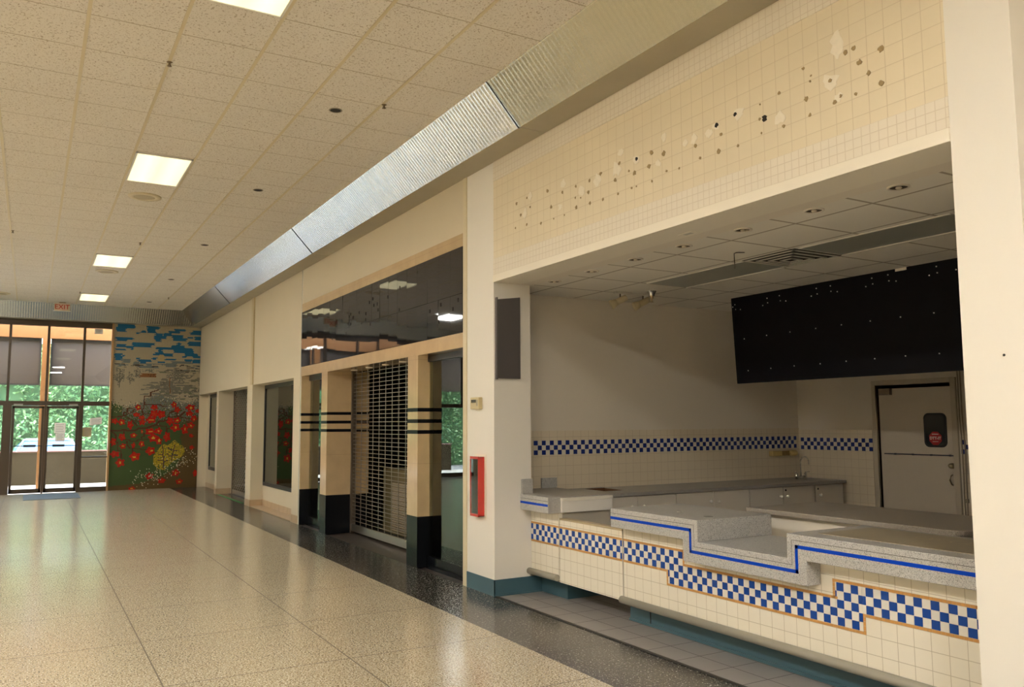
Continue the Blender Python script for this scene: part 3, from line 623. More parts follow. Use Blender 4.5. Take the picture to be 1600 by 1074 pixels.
for (cx, cy, r) in ((4.382, 4.667, 0.035), (4.431, 5.032, 0.022)): part('cover_plate', MB().lathe([(r, 0), (r, 0.003), (r*0.8, 0.004), (0, 0.004)], (cx, cy, 0.9295), 18), mat('plate_grey', (0.25, 0.24, 0.22), 0.4), sc_)
# tan sheet with pale ring marks on the near top
sh = solo('counter_sheet', box(4.305, 4.83, 1.35, 3.61, 0.930, 0.9325), mat('tan_plastic_sheet', (0.38, 0.325, 0.23), 0.28, var=0.08, scale=6), 'tan plastic sheet lying on the near end of the serving counter', 'counter sheet')
for cx, cy, a, b_ in ((4.66, 3.13, 0.045, 0.05), (4.64, 3.05, 0.035, 0.03), (4.655, 2.90, 0.065, 0.055), (4.62, 2.80, 0.03, 0.05)):
    n = 22; mb = MB()
    pt = lambda k, r: (cx+(a-r)*math.cos(2*PI*k/n*0.9), cy+(b_-r)*math.sin(2*PI*k/n*0.9), 0.9333)
    mb.v = [p_ for k in range(n+1) for p_ in (pt(k, 0), pt(k, 0.009))]
    for k in range(n): mb.f.append((2*k, 2*k+2, 2*k+3, 2*k+1)); mb.m.append(0); mb.sm.append(False)
    part('ring_mark', mb, mat('pale_mark', (0.62, 0.56, 0.44), 0.6), sh)  # pale open rings lying flat on the sheet
# flap gate between the counter and the left block
gt = thing('counter_gate', 'tiled swing gate closing the gap between left block and long serving counter', 'gate', (XT, 6.04, 0.17))
part('tiled_front', tile_panel(5.568, 6.505, 0.172, 0.735), PANEL_MATS, gt)
part('top_ledge', box(XT-0.002, XT+0.075, 5.568, 6.505, 0.735, 0.752), mat('ledge_tan', (0.50, 0.40, 0.24), 0.4), gt, 0.003)
part('edge_strip', MB().box(XT-0.004, XT+0.04, 5.562, 5.569, 0.172, 0.735), mat('edge_bead', (0.62, 0.56, 0.46), 0.4), gt)
# left block with its own fascia
lb = thing('counter_block', 'short grey-topped counter block with blue line against the left pillar', 'counter', (XT, 6.75, 0))
part('tiled_front', tile_panel(6.520, YP-0.002, 0.172, 0.80), PANEL_MATS, lb)
part('body', box(XT+0.04, 4.86, 6.53, YP-0.002, 0.172, 0.80), mat('counter_body', (0, 0, 0)), lb)
part('toe_kick', MB().box(4.385, 4.45, 6.55, YP-0.01, 0, 0.172).box(4.45, 4.86, 6.55, 6.60, 0, 0.172), TEAL, lb)
part('fascia', box(XC, XT+0.02, 6.509, YP-0.002, 0.797, 0.945), GREY, lb, 0.004)
part('blue_line', box(XC-0.0012, XC, 6.515, YP-0.002, 0.859, 0.881), BLUE, lb)
part('groove', box(XC-0.0006, XC, 6.511, YP-0.002, 0.906, 0.9095), GROOVE, lb)
part('upstand', box(XC+0.006, XT+0.005, YP-0.030, YP-0.006, 0.945, 1.085), GREY, lb, 0.003)
part('bumper_rail', MB().tube([(4.245, YP-0.005, 0.207), (4.245, 6.512, 0.213)], 0.030, 16), BUMPER, lb)
# ---- back run: worktop, drawer front, cabinets
wt = thing('worktop', 'continuous dark grey worktop along the kitchen left wall with a cut-out', 'worktop', (6.5, 7.1, 0.9))
WT = solid_surface('dark_worktop', (0.37, 0.35, 0.325))
mb = MB()
mb.box(XT+0.02, 4.87, 6.512, YP-0.002, 0.905, 0.944); mb.box(4.282, 4.87, YP-0.002, YK-0.01, 0.905, 0.944)
mb.box(4.87, 5.18, 6.755, YK-0.01, 0.885, 0.922); mb.box(5.18, 5.47, 6.755, 7.03, 0.885, 0.922); mb.box(5.18, 5.47, 7.42, YK-0.01, 0.885, 0.922)
mb.box(5.47, 8.26, 6.755, YK-0.01, 0.885, 0.918); mb.box(8.26, 8.60, 6.755, 6.88, 0.885, 0.918); mb.box(8.26, 8.60, 7.38, YK-0.01, 0.885, 0.918); mb.box(8.545, 8.60, 6.88, 7.38, 0.885, 0.918)
part('slab', mb, WT, wt, 0.003)
part('cut_out_edge', MB().box(5.18, 5.19, 7.03, 7.42, 0.70, 0.919).box(5.46, 5.47, 7.03, 7.42, 0.70, 0.915).box(5.19, 5.46, 7.41, 7.42, 0.70, 0.919).box(5.18, 5.47, 7.03, 7.42, 0.69, 0.70), mat('raw_brown_board', (0.12, 0.05, 0.015), 0.7, var=0.4, scale=30), wt)
part('upstand', box(4.69, 4.88, YK-0.032, YK-0.010, 0.944, 1.05), GREY, wt, 0.003)
CABW = mat('cabinet_laminate', (0.75, 0.69, 0.60), 0.35); KNOB = mat('white_knob', (0.92, 0.89, 0.82), 0.25)
du = thing('drawer_unit', 'white drawer front under the left end of the worktop, behind the swing gate', 'drawer unit', (4.57, 6.6, 0))
part('drawer_front', box(4.285, 4.865, 6.480, 6.505, 0.80, 0.905), mat('white_laminate', (0.90, 0.87, 0.82), 0.3), du, 0.003)
part('top_edge', box(4.285, 4.865, 6.470, 6.51, 0.905, 0.935), mat('white_edge', (0.86, 0.82, 0.74), 0.3), du, 0.003)
part('leg', box(4.325, 4.385, 6.58, 6.64, 0.4, 0.80), CABW, du)
part('side_panel', MB().box(4.325, 4.86, 6.645, 6.67, 0.40, 0.80), CABW, du)
def cabinet(x0, x1, nd, knobs, locks, label):
    t = thing('base_cabinet', label, 'cabinet', ((x0+x1)/2, 7.1, 0), 'base cabinets along the kitchen left wall')
    part('body', box(x0, x1, 6.80, YK-0.012, 0.1, 0.884), CABW, t); part('plinth', box(x0, x1, 6.84, YK-0.02, 0, 0.1), TEAL, t)
    w = (x1-x0)/nd
    for k in range(nd):
        d = part('door', box(x0+k*w+0.003, x0+(k+1)*w-0.003, 6.78, 6.80, 0.11, 0.878), CABW, t, 0.002)
        for kx, kz in knobs:
            if x0+k*w <= kx < x0+(k+1)*w: part('knob', MB().lathe([(0, -0.034), (0.013, -0.032), (0.019, -0.024), (0.015, -0.014), (0.008, -0.008), (0.009, 0)], (kx, 6.78, kz), 14, 1), KNOB, d)
        for kx, kz in locks:
            if x0+k*w <= kx < x0+(k+1)*w: part('lock', MB().lathe([(0, -0.004), (0.011, -0.003), (0.012, 0)], (kx, 6.78, kz), 12, 1), DARK, d)
    return t
cabinet(4.89, 5.925, 2, [(5.33, .776), (5.48, .774)], [], 'beige base cabinet under the worktop cut-out')
cabinet(5.928, 6.985, 2, [(6.40, .776), (6.52, .771)], [], 'beige two-door base cabinet in the middle of the kitchen left wall run')
cabinet(7.00, 8.055, 2, [(7.48, .776), (7.585, .771)], [(7.571, .842)], 'beige two-door base cabinet with one keyhole, left of the sink cabinet')
cabinet(8.075, 8.565, 1, [(8.143, .761)], [(8.116, .834)], 'single-door beige cabinet under the sink, end of the run')
sn = thing('sink', 'small stainless sink basin set into the worktop by the corner', 'sink', (8.40, 7.13, 0.9))
part('rim', MB().box(8.25, 8.56, 6.87, 6.895, 0.917, 0.922).box(8.25, 8.56, 7.365, 7.39, 0.917, 0.922).box(8.25, 8.275, 6.87, 7.39, 0.917, 0.922).box(8.535, 8.56, 6.87, 7.39, 0.917, 0.922), STEEL, sn)
mb = MB(); a, b_, c, d = (8.27, 6.89), (8.54, 6.89), (8.54, 7.37), (8.27, 7.37)
for p_, q_ in ((a, b_), (b_, c), (c, d), (d, a)): mb.quad([(*p_, 0.92), (*q_, 0.92), (*q_, 0.76), (*p_, 0.76)])
mb.quad([(*a, 0.76), (*b_, 0.76), (*c, 0.76), (*d, 0.76)])
part('basin', mb, STEEL, sn)
fa = thing('faucet', 'chrome gooseneck faucet with two lever handles at the corner sink', 'faucet', (8.32, 7.2, 0.92))
part('bridge', MB().tube([(8.24, 7.2, 0.945), (8.40, 7.2, 0.945)], 0.014, 12).tube([(8.24, 7.2, 0.918), (8.24, 7.2, 0.99)], 0.018, 12).tube([(8.40, 7.2, 0.918), (8.40, 7.2, 0.99)], 0.018, 12), CHROME, fa)
part('spout', MB().tube([(8.32, 7.2, 0.945), (8.315, 7.2, 1.12)] + [(8.385-0.07*math.cos(k*PI/9), 7.2-0.01*k/9, 1.12+0.07*math.sin(k*PI/9)) for k in range(1, 10)] + [(8.457, 7.19, 1.09)], 0.010, 12), CHROME, fa)
for s, x in ((-1, 8.24), (1, 8.40)): part('lever', MB().tube([(x, 7.2, 0.99), (x, 7.2, 1.0), (x+s*0.055, 7.185, 1.005)], 0.007, 8), CHROME, fa)
yh = thing('towel_holder', 'small yellowed wall bracket holder below the check band near the faucet', 'holder', (8.32, YK, 1.228))
YEL = mat('yellowed_plastic', (0.55, 0.42, 0.17), 0.4)
part('bracket', box(8.09, 8.55, YK-0.03, YK-0.010, 1.20, 1.258), mat('yellow_brown', (0.30, 0.20, 0.07), 0.5), yh)
part('end_cap', box(8.08, 8.25, YK-0.08, YK-0.010, 1.195, 1.262), YEL, yh, 0.008)
part('end_cap', MB().lathe([(0, -0.10), (0.035, -0.095), (0.038, -0.02), (0.034, 0.0)], (8.53, YK-0.05, 1.228), 14, 0), YEL, yh)
# island bench
isl = thing('island_bench', 'brown-grey topped island bench behind the serving counter, rounded near corner', 'bench', (5.55, 4.1, 0))
r = 0.10; pts = [(6.0, 4.99), (5.10, 4.99)] + [(5.10+r-r*math.cos(k*PI/2/6), 3.17+r-r*math.sin(k*PI/2/6)) for k in range(7)] + [(6.0, 3.17)]
part('top', MB().prism(pts, 2, 0.895, 0.935), solid_surface('brown_worktop', (0.36, 0.32, 0.27)), isl, 0.008)
part('body', box(5.16, 5.95, 3.30, 4.96, 0.08, 0.895), mat('cream_laminate', (0.86, 0.79, 0.67), 0.4), isl)
part('plinth', box(5.20, 5.90, 3.34, 4.92, 0, 0.08), TEAL, isl)
part('seam', box(5.11, 6.0, 4.36, 4.366, 0.9345, 0.9356), mat('seam_pale', (0.5, 0.45, 0.38), 0.5), isl)
# black menu board with its screws
mbd = thing('menu_board', 'large blank black menu board with silver screws hung under the kitchen ceiling', 'menu board', (6.75, 5.3, 2.05))
part('board', MB().prism([(6.72, 3.0), (6.745, 3.0), (6.80, 2.05), (6.775, 2.05)], 1, 2.6, 6.70), mat('matt_black_board', (0.004, 0.004, 0.007), 0.6, var=0.2, scale=4, spec=0.15), mbd)
SCREWS=[(6.646,2.925),(6.68,2.902),(6.641,2.871),(6.57,2.862),(6.18,2.935),(6.176,2.886),(6.246,2.866),(6.011,2.94),(6.004,2.886),(5.932,2.874),(5.539,2.948),(5.533,2.892),(5.606,2.88),(5.37,2.949),(5.368,2.895),(5.296,2.882),(4.907,2.953),(4.902,2.899),(4.977,2.885),(4.738,2.958),(4.733,2.902),(4.662,2.889),(4.269,2.957),(4.266,2.902),(4.341,2.891),(4.097,2.902),(6.545,2.535),(6.224,2.544),(5.909,2.549),(5.584,2.553),(5.28,2.557),(4.961,2.559),(4.649,2.561),(4.329,2.561),(6.522,2.185),(6.2,2.192),(5.889,2.198),(5.564,2.199),(5.26,2.204),(4.947,2.206),(4.633,2.209),(4.312,2.207)]
SCM = mat('bright_screw', (0.85, 0.83, 0.78), 0.35, 0.3)
for y, z in SCREWS:
    xx = 6.72+(3.0-z)/0.95*0.055
    part('screw', MB().lathe([(0, -0.006), (0.006, -0.004), (0.0065, 0.001)], (xx, y, z), 8, 0), SCM, mbd)
part('hanger', MB().box(6.715, 6.725, 4.55, 4.66, 2.975, 2.999), TRIMW, mbd)
# kitchen ceiling: two unlit troffers, vent, downlights, track, sprinkler, wire
TRF = mat('unlit_lens', (0.34, 0.35, 0.31), 0.35); TRE = mat('troffer_edge', (0.72, 0.68, 0.60), 0.4)
for (y0, y1), lab in (((5.06, 6.33), 'unlit long grey ceiling troffer left of the air vent'), ((3.20, 4.45), 'unlit long grey ceiling troffer right of the air vent')):
    t = thing('troffer', lab, 'ceiling light', (5.48, (y0+y1)/2, ZK), 'unlit kitchen troffers')
    part('lens', box(5.235, 5.73, y0, y1, ZK-0.004, ZK-0.001), TRF, t)
    part('frame', MB().box(5.73, 5.76, y0, y1, ZK-0.012, ZK).box(5.215, 5.235, y0, y1, ZK-0.008, ZK), TRE, t)
v = thing('air_vent', 'square louvred ceiling air vent with dark slots, between the two troffers', 'vent', (5.48, 4.76, ZK))
mb = MB(); mbk = box(5.20, 5.76, 4.48, 5.04, ZK-0.003, ZK-0.001)
part('backing', mbk, mat('vent_dark', (0.03, 0.028, 0.024), 0.8), v)  # dark sheet that shows between the louvres
for i in range(4):
    s = 0.27-i*0.068; w = 0.022; z0 = ZK-0.012-0.004*i
    for sx in (-1, 1):
        mb.box(5.48+sx*s, 5.48+sx*(s-w), 4.76-s, 4.76+s, z0, z0+0.006); mb.box(5.48-s, 5.48+s, 4.76+sx*s, 4.76+sx*(s-w), z0, z0+0.006)
part('louvres', mb, TRE, v)
for k, (x, y) in enumerate(((4.12, 2.975), (4.12, 3.585), (4.12, 4.21), (4.12, 4.83), (4.12, 5.43), (4.12, 6.06), (4.12, 6.68))):
    x = 4.36
    t = thing('soffit_downlight', f'recessed steel downlight over the serving counter, {ORD[k]} counted from the big right pillar', 'downlight', (x, y, ZK), 'downlights over the serving counter')
    part('trim_ring', MB().lathe([(0.066, 0), (0.066, -0.006), (0.052, -0.009), (0.050, -0.002)], (x, y, ZK), 24), mat('ring_pale', (0.62, 0.56, 0.46), 0.35), t)
    part('reflector', MB().lathe([(0.052, -0.004), (0.040, -0.0015), (0.022, -0.001), (0, -0.001)], (x, y, ZK), 24), mat('can_dark', (0.10, 0.075, 0.05), 0.25, 0.8), t)
    part('bulb', MB().lathe([(0.016, -0.001), (0.020, -0.008), (0.012, -0.014), (0, -0.015)], (x, y, ZK), 14), mat('bulb_glass', (0.75, 0.66, 0.52), 0.15), t)
t = thing('ceiling_label', 'small pale paper label stuck to the soffit between the third and fourth downlight', 'label', (4.10, 4.48, ZK)); part('plate', MB().box(4.06, 4.16, 4.42, 4.56, ZK-0.004, ZK-0.0015), TRIMW, t)
part('lines', MB().box(4.08, 4.115, 4.45, 4.53, ZK-0.0047, ZK-0.004), mat('label_tint', (0.55, 0.52, 0.46), 0.5), t)
trk = thing('spotlight_track', 'short ceiling track with two cream cylinder spotlights near the sprinkler', 'spotlight', (5.5, 6.9, ZK))
part('rail', box(5.25, 5.75, 6.885, 6.92, ZK-0.022, ZK), TRE, trk, 0.003)
SPC = mat('spot_cream', (0.60, 0.50, 0.30), 0.4)
for hx in (5.325, 5.63):
    hdm = part('spot_head', MB().tube([(hx+0.06, 6.87, 2.94), (hx-0.03, 6.92, 2.89)], 0.034, 16).tube([(hx-0.03, 6.92, 2.89), (hx-0.085, 6.95, 2.86)], 0.036, 16, r2=0.052), SPC, trk)
    part('stem', MB().tube([(hx, 6.9, 2.98), (hx, 6.9, 2.925)], 0.008, 8), mat('stem_dark', (0.2, 0.17, 0.12), 0.4), hdm)
ks = thing('sprinkler', 'chrome pendant sprinkler hanging beside the kitchen spotlights', 'sprinkler', (5.6, 6.72, ZK))
part('escutcheon', MB().lathe([(0.055, 0), (0.05, -0.008), (0.035, -0.03), (0.03, -0.05)], (5.6, 6.72, ZK), 18), CHROME, ks)
part('body', MB().lathe([(0.024, -0.03), (0.02, -0.075), (0.010, -0.08), (0.010, -0.11), (0.022, -0.112), (0.022, -0.116), (0, -0.116)], (5.6, 6.72, ZK), 14), mat('dull_brass', (0, 0, 0)), ks)
solo('loose_wire', MB().tube([(4.96, 4.78, ZK-0.002), (4.90, 4.81, ZK-0.004), (4.882, 4.817, ZK-0.012), (4.885, 4.82, ZK-0.07), (4.893, 4.822, ZK-0.135)], 0.004, 6), mat('wire_black', (0.03, 0.025, 0.02), 0.5), 'short loose black wire dangling from the kitchen ceiling beside the vent', 'wire')
# pillar fittings
fx = thing('fire_cabinet', 'red fire extinguisher cabinet with glazed front on the cream pillar', 'fire cabinet', (XS, 7.29, 0.72))
ya, yb, dp = 7.206, 7.378, 0.062
part('case', MB().box(XS-dp, XS, ya, ya+0.006, 0.727, 1.301).box(XS-dp, XS, yb-0.006, yb, 0.727, 1.301).box(XS-dp, XS, ya, yb, 0.727, 0.735).box(XS-dp, XS, ya, yb, 1.293, 1.301)
    , RED, fx)
part('inner_back', box(XS-0.012, XS-0.004, ya+0.006, yb-0.006, 0.736, 1.292), mat('cabinet_inside', (0.50, 0.36, 0.40), 0.5), fx)
fd = part('door_frame', MB().box(XS-dp-0.010, XS-dp, ya-0.002, ya+0.007, 0.724, 1.304).box(XS-dp-0.010, XS-dp, yb-0.008, yb+0.002, 0.724, 1.304).box(XS-dp-0.010, XS-dp, ya-0.002, yb+0.002, 0.724, 0.75).box(XS-dp-0.010, XS-dp, ya-0.002, yb+0.002, 1.278, 1.304), RED, fx, 0.002)
part('glass_pane', box(XS-dp-0.006, XS-dp-0.003, ya+0.007, yb-0.008, 0.75, 1.278), glass('cabinet_glass', (0.85, 0.62, 0.68), 1.9), fd)
part('back_plate', box(XS-0.003, XS-0.0005, 7.165, 7.41, 0.70, 1.325), TRIMW, fx)
th = thing('thermostat', 'small beige thermostat box on the cream pillar above the red fire cabinet', 'thermostat', (XS, 7.335, 1.77))
part('case', box(XS-0.045, XS, 7.245, 7.425, 1.768, 1.885), mat('thermostat_beige', (0.62, 0.52, 0.30), 0.4), th, 0.006)
part('display', box(XS-0.047, XS-0.044, 7.30, 7.40, 1.832, 1.862), mat('display_dark', (0.08, 0.07, 0.06), 0.2), th)
part('switch', box(XS-0.049, XS-0.044, 7.265, 7.285, 1.80, 1.86), mat('switch_grey', (0.4, 0.36, 0.28), 0.4), th)
gb = thing('grey_panel', 'plain dark grey upright panel fixed high on the left pillar return', 'panel', (4.015, YP, 2.05))
part('panel', MB().prism([(3.888, 2.06), (4.146, 2.06), (4.146, 2.865), (3.888, 2.83)], 1, YP-0.03, YP-0.012), mat('panel_grey', (0.095, 0.085, 0.085), 0.45), gb)
part('edge_channel', MB().box(3.878, 3.892, YP-0.034, YP, 2.05, 2.85), mat('channel_grey', (0.14, 0.13, 0.13), 0.4, 0.4), gb)
# ================================================================== far wall: glazing, doors, mosaic
YF = 23.2
FG = glass('clear_glass', (0.93, 0.96, 0.95), 1.45)
FRM = mat('bronze_mullion', (0.055, 0.038, 0.022), 0.35, 0.3)
JAMB = mat('varnished_jamb', (0.42, 0.24, 0.10), 0.35)
struct('wall_far', MB().box(1.76, XS, YF, YF+0.2, 0, ZC).box(-4.6, -4.45, YF, YF+0.2, 0, ZC).box(-4.45, 1.76, YF, YF+0.2, 4.2, ZC), CREAM)
xs = [-4.45, -3.65, -2.86, -2.07, -1.28, -0.48, 0.325, 1.108, 1.745]
mb = MB(); mb.box(-4.45, 1.76, YF-0.04, YF+0.10, 4.06, 4.2); mb.box(-4.45, 1.76, YF-0.05, YF+0.10, 2.11, 2.22)
for x in xs[1:8]: mb.box(x-0.028, x+0.028, YF-0.04, YF+0.10, 2.22, 4.06)
wf = struct('window_3', mb, FRM)
for a, b in zip(xs[:-1], xs[1:]): struct('glass_pane', box(a+0.028, b-0.028, YF+0.02, YF+0.026, 2.22, 4.06), FG, wf)
struct('jamb', MB().box(1.72, 1.765, YF-0.06, YF+0.10, 0, 4.2), JAMB, wf)
mb = MB(); mb.box(-0.56, -0.375, YF-0.05, YF+0.10, 0, 2.11); mb.box(1.05, 1.145, YF-0.05, YF+0.10, 0, 2.11); mb.box(1.145, 1.72, YF-0.04, YF+0.08, 0, 0.11); mb.box(0.305, 0.345, YF-0.03, YF+0.08, 0, 2.11); mb.box(-4.45, -0.56, YF-0.04, YF+0.08, 0, 0.11); mb.box(-2.90, -2.82, YF-0.05, YF+0.1, 0, 2.11); mb.box(-1.33, -1.25, YF-0.05, YF+0.1, 0, 2.11)
mb.box(1.145, 1.72, YF-0.03, YF+0.06, 0.83, 0.86)
wl_ = struct('window_4', mb, FRM)
for a, b in ((1.145, 1.72), (-1.25, -0.56), (-2.82, -1.33), (-4.45, -2.90)): struct('glass_pane', box(a, b, YF+0.02, YF+0.026, 0.11, 2.11), FG, wl_)
for nm, a, b, hs in (('door_2', -0.370, 0.303, 1), ('door_3', 0.347, 1.048, -1)):
    mb = MB(); mb.box(a, a+0.055, YF-0.025, YF+0.02, 0.012, 2.10); mb.box(b-0.055, b, YF-0.025, YF+0.02, 0.012, 2.10); mb.box(a, b, YF-0.025, YF+0.02, 0.012, 0.115); mb.box(a, b, YF-0.025, YF+0.02, 2.04, 2.10)
    d = struct(nm, mb, FRM)
    struct('glass_pane', box(a+0.055, b-0.055, YF-0.005, YF+0.001, 0.115, 2.04), FG, d)
    mb = MB(); mb.tube([(a+0.03, YF-0.075, 1.14), (b-0.03, YF-0.075, 1.14)], 0.010, 8)
    c = (a+b)/2 + (0.06 if hs > 0 else -0.06); mb.box(c-0.13, c+0.13, YF-0.085, YF-0.060, 1.112, 1.168)
    for x in (a+0.03, b-0.03): mb.box(x-0.015, x+0.015, YF-0.08, YF-0.02, 1.12, 1.16)
    struct('panic_bar', mb, BLACKM, d)
    x0 = a+0.03 if hs > 0 else b-0.22
    struct('door_closer', box(x0, x0+0.19, YF-0.10, YF-0.03, 2.105, 2.15), mat('closer_grey', (0.25, 0.24, 0.22), 0.4, 0.5), d)
PAP = mat('paper_white', (0.82, 0.80, 0.78), 0.6); PT = mat('paper_tan', (0.46, 0.38, 0.22), 0.6); INK = mat('paper_ink', (0.35, 0.34, 0.36), 0.7)
def notice(x0, x1, z0, z1, m, lab, y=YF-0.008, tilt=0.0):
    t = thing('paper_notice', lab, 'notice', ((x0+x1)/2, y, z0), 'notices taped to the far glazing')
    mb = MB(); mb.prism([(x0, z0), (x1, z0+tilt), (x1, z1+tilt), (x0, z1)], 1, y-0.002, y)
    part('sheet', mb, m, t)
    mb = MB(); n = 5
    for k in range(n):
        z = z1-(z1-z0)*(k+1)/(n+1); mb.box(x0+0.03, x1-0.03-0.02*(k % 2), y-0.0028, y-0.002, z-0.006, z+0.004)
    part('print_lines', mb, INK, t)
    return t
notice(0.533, 0.774, 1.442, 1.69, PAP, 'upper of two white notices on the right glass door'); notice(0.562, 0.763, 1.24, 1.436, PAP, 'lower of two white notices on the right glass door')
notice(1.30, 1.57, 1.625, 1.80, PAP, 'slightly tilted white notice on the sidelight beside the right door', YF+0.016, 0.03); notice(1.15, 1.347, 1.342, 1.575, PT, 'brown paper notice on the sidelight beside the right door', YF+0.016)
notice(1.323, 1.51, 3.92, 4.045, PAP, 'small white card at the top of the transom glass', YF+0.016)
solo('door_mat', MB().prism([(-0.05, 21.15), (1.07, 21.15), (1.07, 22.75), (-0.05, 22.75)], 2, 0.0, 0.012), mat('mat_blue_grey', (0.14, 0.16, 0.17), 0.9, var=0.2, scale=40, bump=0.6, bscale=200), 'dark grey entrance mat on the floor inside the far glass doors', 'mat')
solo('floor_tape', box(3.86, 3.93, 17.85, 20.45, 0.0005, 0.003), mat('green_tape', (0.06, 0.26, 0.07), 0.5), 'strip of green tape on the floor before the far rolling grille', 'tape')

# ---- mosaic picture wall
PAL = {'c': (0.40, 0.345, 0.24), 'b': (0.008, 0.125, 0.27), 's': (0.16, 0.19, 0.19), 'k': (0.06, 0.055, 0.05), 'g': (0.19, 0.18, 0.145), 'd': (0.14, 0.13, 0.10), 'w': (0.24, 0.10, 0.035),
       'G': (0.055, 0.095, 0.030), 'B': (0.105, 0.065, 0.022), 'r': (0.44, 0.004, 0.003), 'o': (0.48, 0.035, 0.004), 'y': (0.60, 0.42, 0.04), 'Y': (0.36, 0.27, 0.02), 't': (0.085, 0.025, 0.012), 'p': (0.055, 0.022, 0.05), 'e': (0.68, 0.62, 0.45), 'n': (0.50, 0.36, 0.16), 'q': (0.16, 0.17, 0.115)}
NW, NH = 106, 212
rng = random.Random(5)
grid = [['c']*NW for _ in range(NH)]
def uv(X, Y, top):
    px = 160+X/7.67; py = (500 if top else 630)+Y/7.67
    v = (py-503.5)/262.0; xl = 176-11*v; xr = 313-9*v
    return (px-xl)/(xr-xl)*NW, v*NH
def setc(i, j, c):
    i, j = int(i), int(j)
    if 0 <= i < NW and 0 <= j < NH: grid[j][i] = c
def rect(x0, x1, y0, y1, c, top=True, rag=1):
    a, r0 = uv(x0, (y0+y1)/2, top); b, _ = uv(x1, (y0+y1)/2, top); _, r0 = uv(x0, y0, top); _, r1 = uv(x0, y1, top)
    for j in range(round(r0), max(round(r1), round(r0)+1)):
        for i in range(round(a)+rng.randint(-rag, rag), round(b)+rng.randint(-rag, rag)): setc(i, j, c)
def poly(pts, c, top=False, wid=1):
    P = [uv(x, y, top) for x, y in pts]
    for (a, b), (cx, d) in zip(P[:-1], P[1:]):
        n = int(max(abs(cx-a), abs(d-b))*2)+1
        for k in range(n+1):
            i, j = a+(cx-a)*k/n, b+(d-b)*k/n
            for w in range(wid): setc(i, j+w, c)
def ell(X, Y, rx, ry, c, top=False, jag=0.18, prob=1.0):
    ci, cj = uv(X, Y, top); a = uv(X+rx, Y, top)[0]-ci; b = uv(X, Y+ry, top)[1]-cj
    ph = rng.uniform(0, 6)
    for j in range(int(cj-b*1.4), int(cj+b*1.4)+1):
        for i in range(int(ci-a*1.4), int(ci+a*1.4)+1):
            dx, dy = (i+0.5-ci)/max(a, .5), (j+0.5-cj)/max(b, .5); an = math.atan2(dy, dx)
            if math.hypot(dx, dy) < 1+jag*math.sin(5*an+ph) and rng.random() < prob: setc(i, j, c)
SKY = '150 355 25 78;150 255 78 122;385 420 118 142;440 495 95 118;510 655 40 72;520 620 72 118;600 700 118 150;590 745 150 190;600 670 190 225;700 800 110 150;760 910 85 112;840 970 52 85;810 940 130 165;830 990 165 205;1000 1055 150 172;1085 1180 145 190;1030 1180 90 118;1065 1180 65 90;1010 1180 210 265;865 915 230 262;800 960 262 295;620 1060 290 322;140 345 190 215;140 270 215 240;330 595 245 270;330 560 270 305;140 250 270 310;250 350 292 318;310 350 318 340;135 245 332 348;640 690 322 360;610 700 355 385;820 1070 325 362;690 810 368 402;965 1120 362 395;570 640 378 392;1075 1170 390 415;125 210 388 470;210 240 410 425;365 410 430 450;390 560 450 485;560 625 425 455;720 850 432 455;430 500 480 500;645 720 475 492;940 985 395 412;960 1060 430 465;1060 1170 435 485'
for q in SKY.split(';'): rect(*map(int, q.split()), 'b')
for q in '215 300 458 505;340 400 478 520;375 720 497 512;720 860 490 540;800 1060 465 492;400 640 532 555;130 220 510 530'.split(';'): rect(*map(int, q.split()), 's')
ell(675, 430, 42, 44, 'n', True, 0.05, 0.85)
for _ in range(46): x, y = rng.uniform(840, 1160), rng.uniform(500, 610); rect(x, x+rng.uniform(20, 60), y, y+8, rng.choice('kksd'))
for _ in range(22): x, y = rng.uniform(130, 700), rng.uniform(505, 560); rect(x, x+rng.uniform(20, 70), y, y+8, rng.choice('kssd'))
for _ in range(150): x, y = rng.uniform(640, 1150), rng.uniform(560, 930); rect(x, x+rng.uniform(25, 90), y, y+rng.choice((8, 16, 20)), rng.choice('gggqd'))
for _ in range(40): x, y = rng.uniform(400, 800), rng.uniform(720, 900); rect(x, x+rng.uniform(40, 110), y, y+rng.choice((8, 16)), rng.choice('gg'))
for cx, cy, rx, ry in ((180, 660, 60, 90), (310, 680, 40, 65), (390, 620, 40, 60), (540, 590, 90, 20), (860, 660, 100, 90), (820, 820, 70, 60)): ell(cx, cy, rx, ry, 'g', True, 0.3, 0.6); ell(cx, cy, rx*.7, ry*.8, 'd', True, 0.3, 0.2)
poly([(180, 580), (180, 795)], 'd', True); poly([(120, 700), (180, 740), (235, 650)], 'd', True); poly([(778, 680), (778, 870)], 'w', True); poly([(700, 810), (778, 800)], 'd', True)
rect(440, 615, 622, 640, 'w'); rect(420, 618, 640, 668, 'w')
for k in range(7): rect(520+k*14, 526+k*14, 630, 636, 't', rag=0); rect(520+k*14, 526+k*14, 652, 658, 't', rag=0)
# meadow
for j in range(NH):
    for i in range(NW):
        v = j/NH; u = i/NW
        edge = 0.475+0.03*math.sin(u*9)-0.035*u+rng.uniform(-0.012, 0.012)
        if v > edge:
            c = 'G'
            tt = (v-0.47)/0.16
            if u > 0.12 and rng.random() > tt*(1.15 if u < .8 else 1.0)-0.05: c = rng.choice('ssgqqd')
            grid[j][i] = c
BR = [(1140, 150), (1040, 190), (960, 230), (930, 330), (905, 430), (930, 560), (900, 690), (840, 780), (700, 880), (540, 930), (400, 965), (60, 985)]
BP = [uv(x, y, False) for x, y in BR]
for j in range(NH):
    for i in range(NW):
        if grid[j][i] in 'Gsgqd' and j > BP[0][1]:
            for (a, b), (c, d) in zip(BP[:-1], BP[1:]):
                if b <= j < d and i > a+(c-a)*(j-b)/(d-b)+rng.uniform(-2, 2): grid[j][i] = 'B'
            if j > BP[-1][1]: grid[j][i] = 'B'
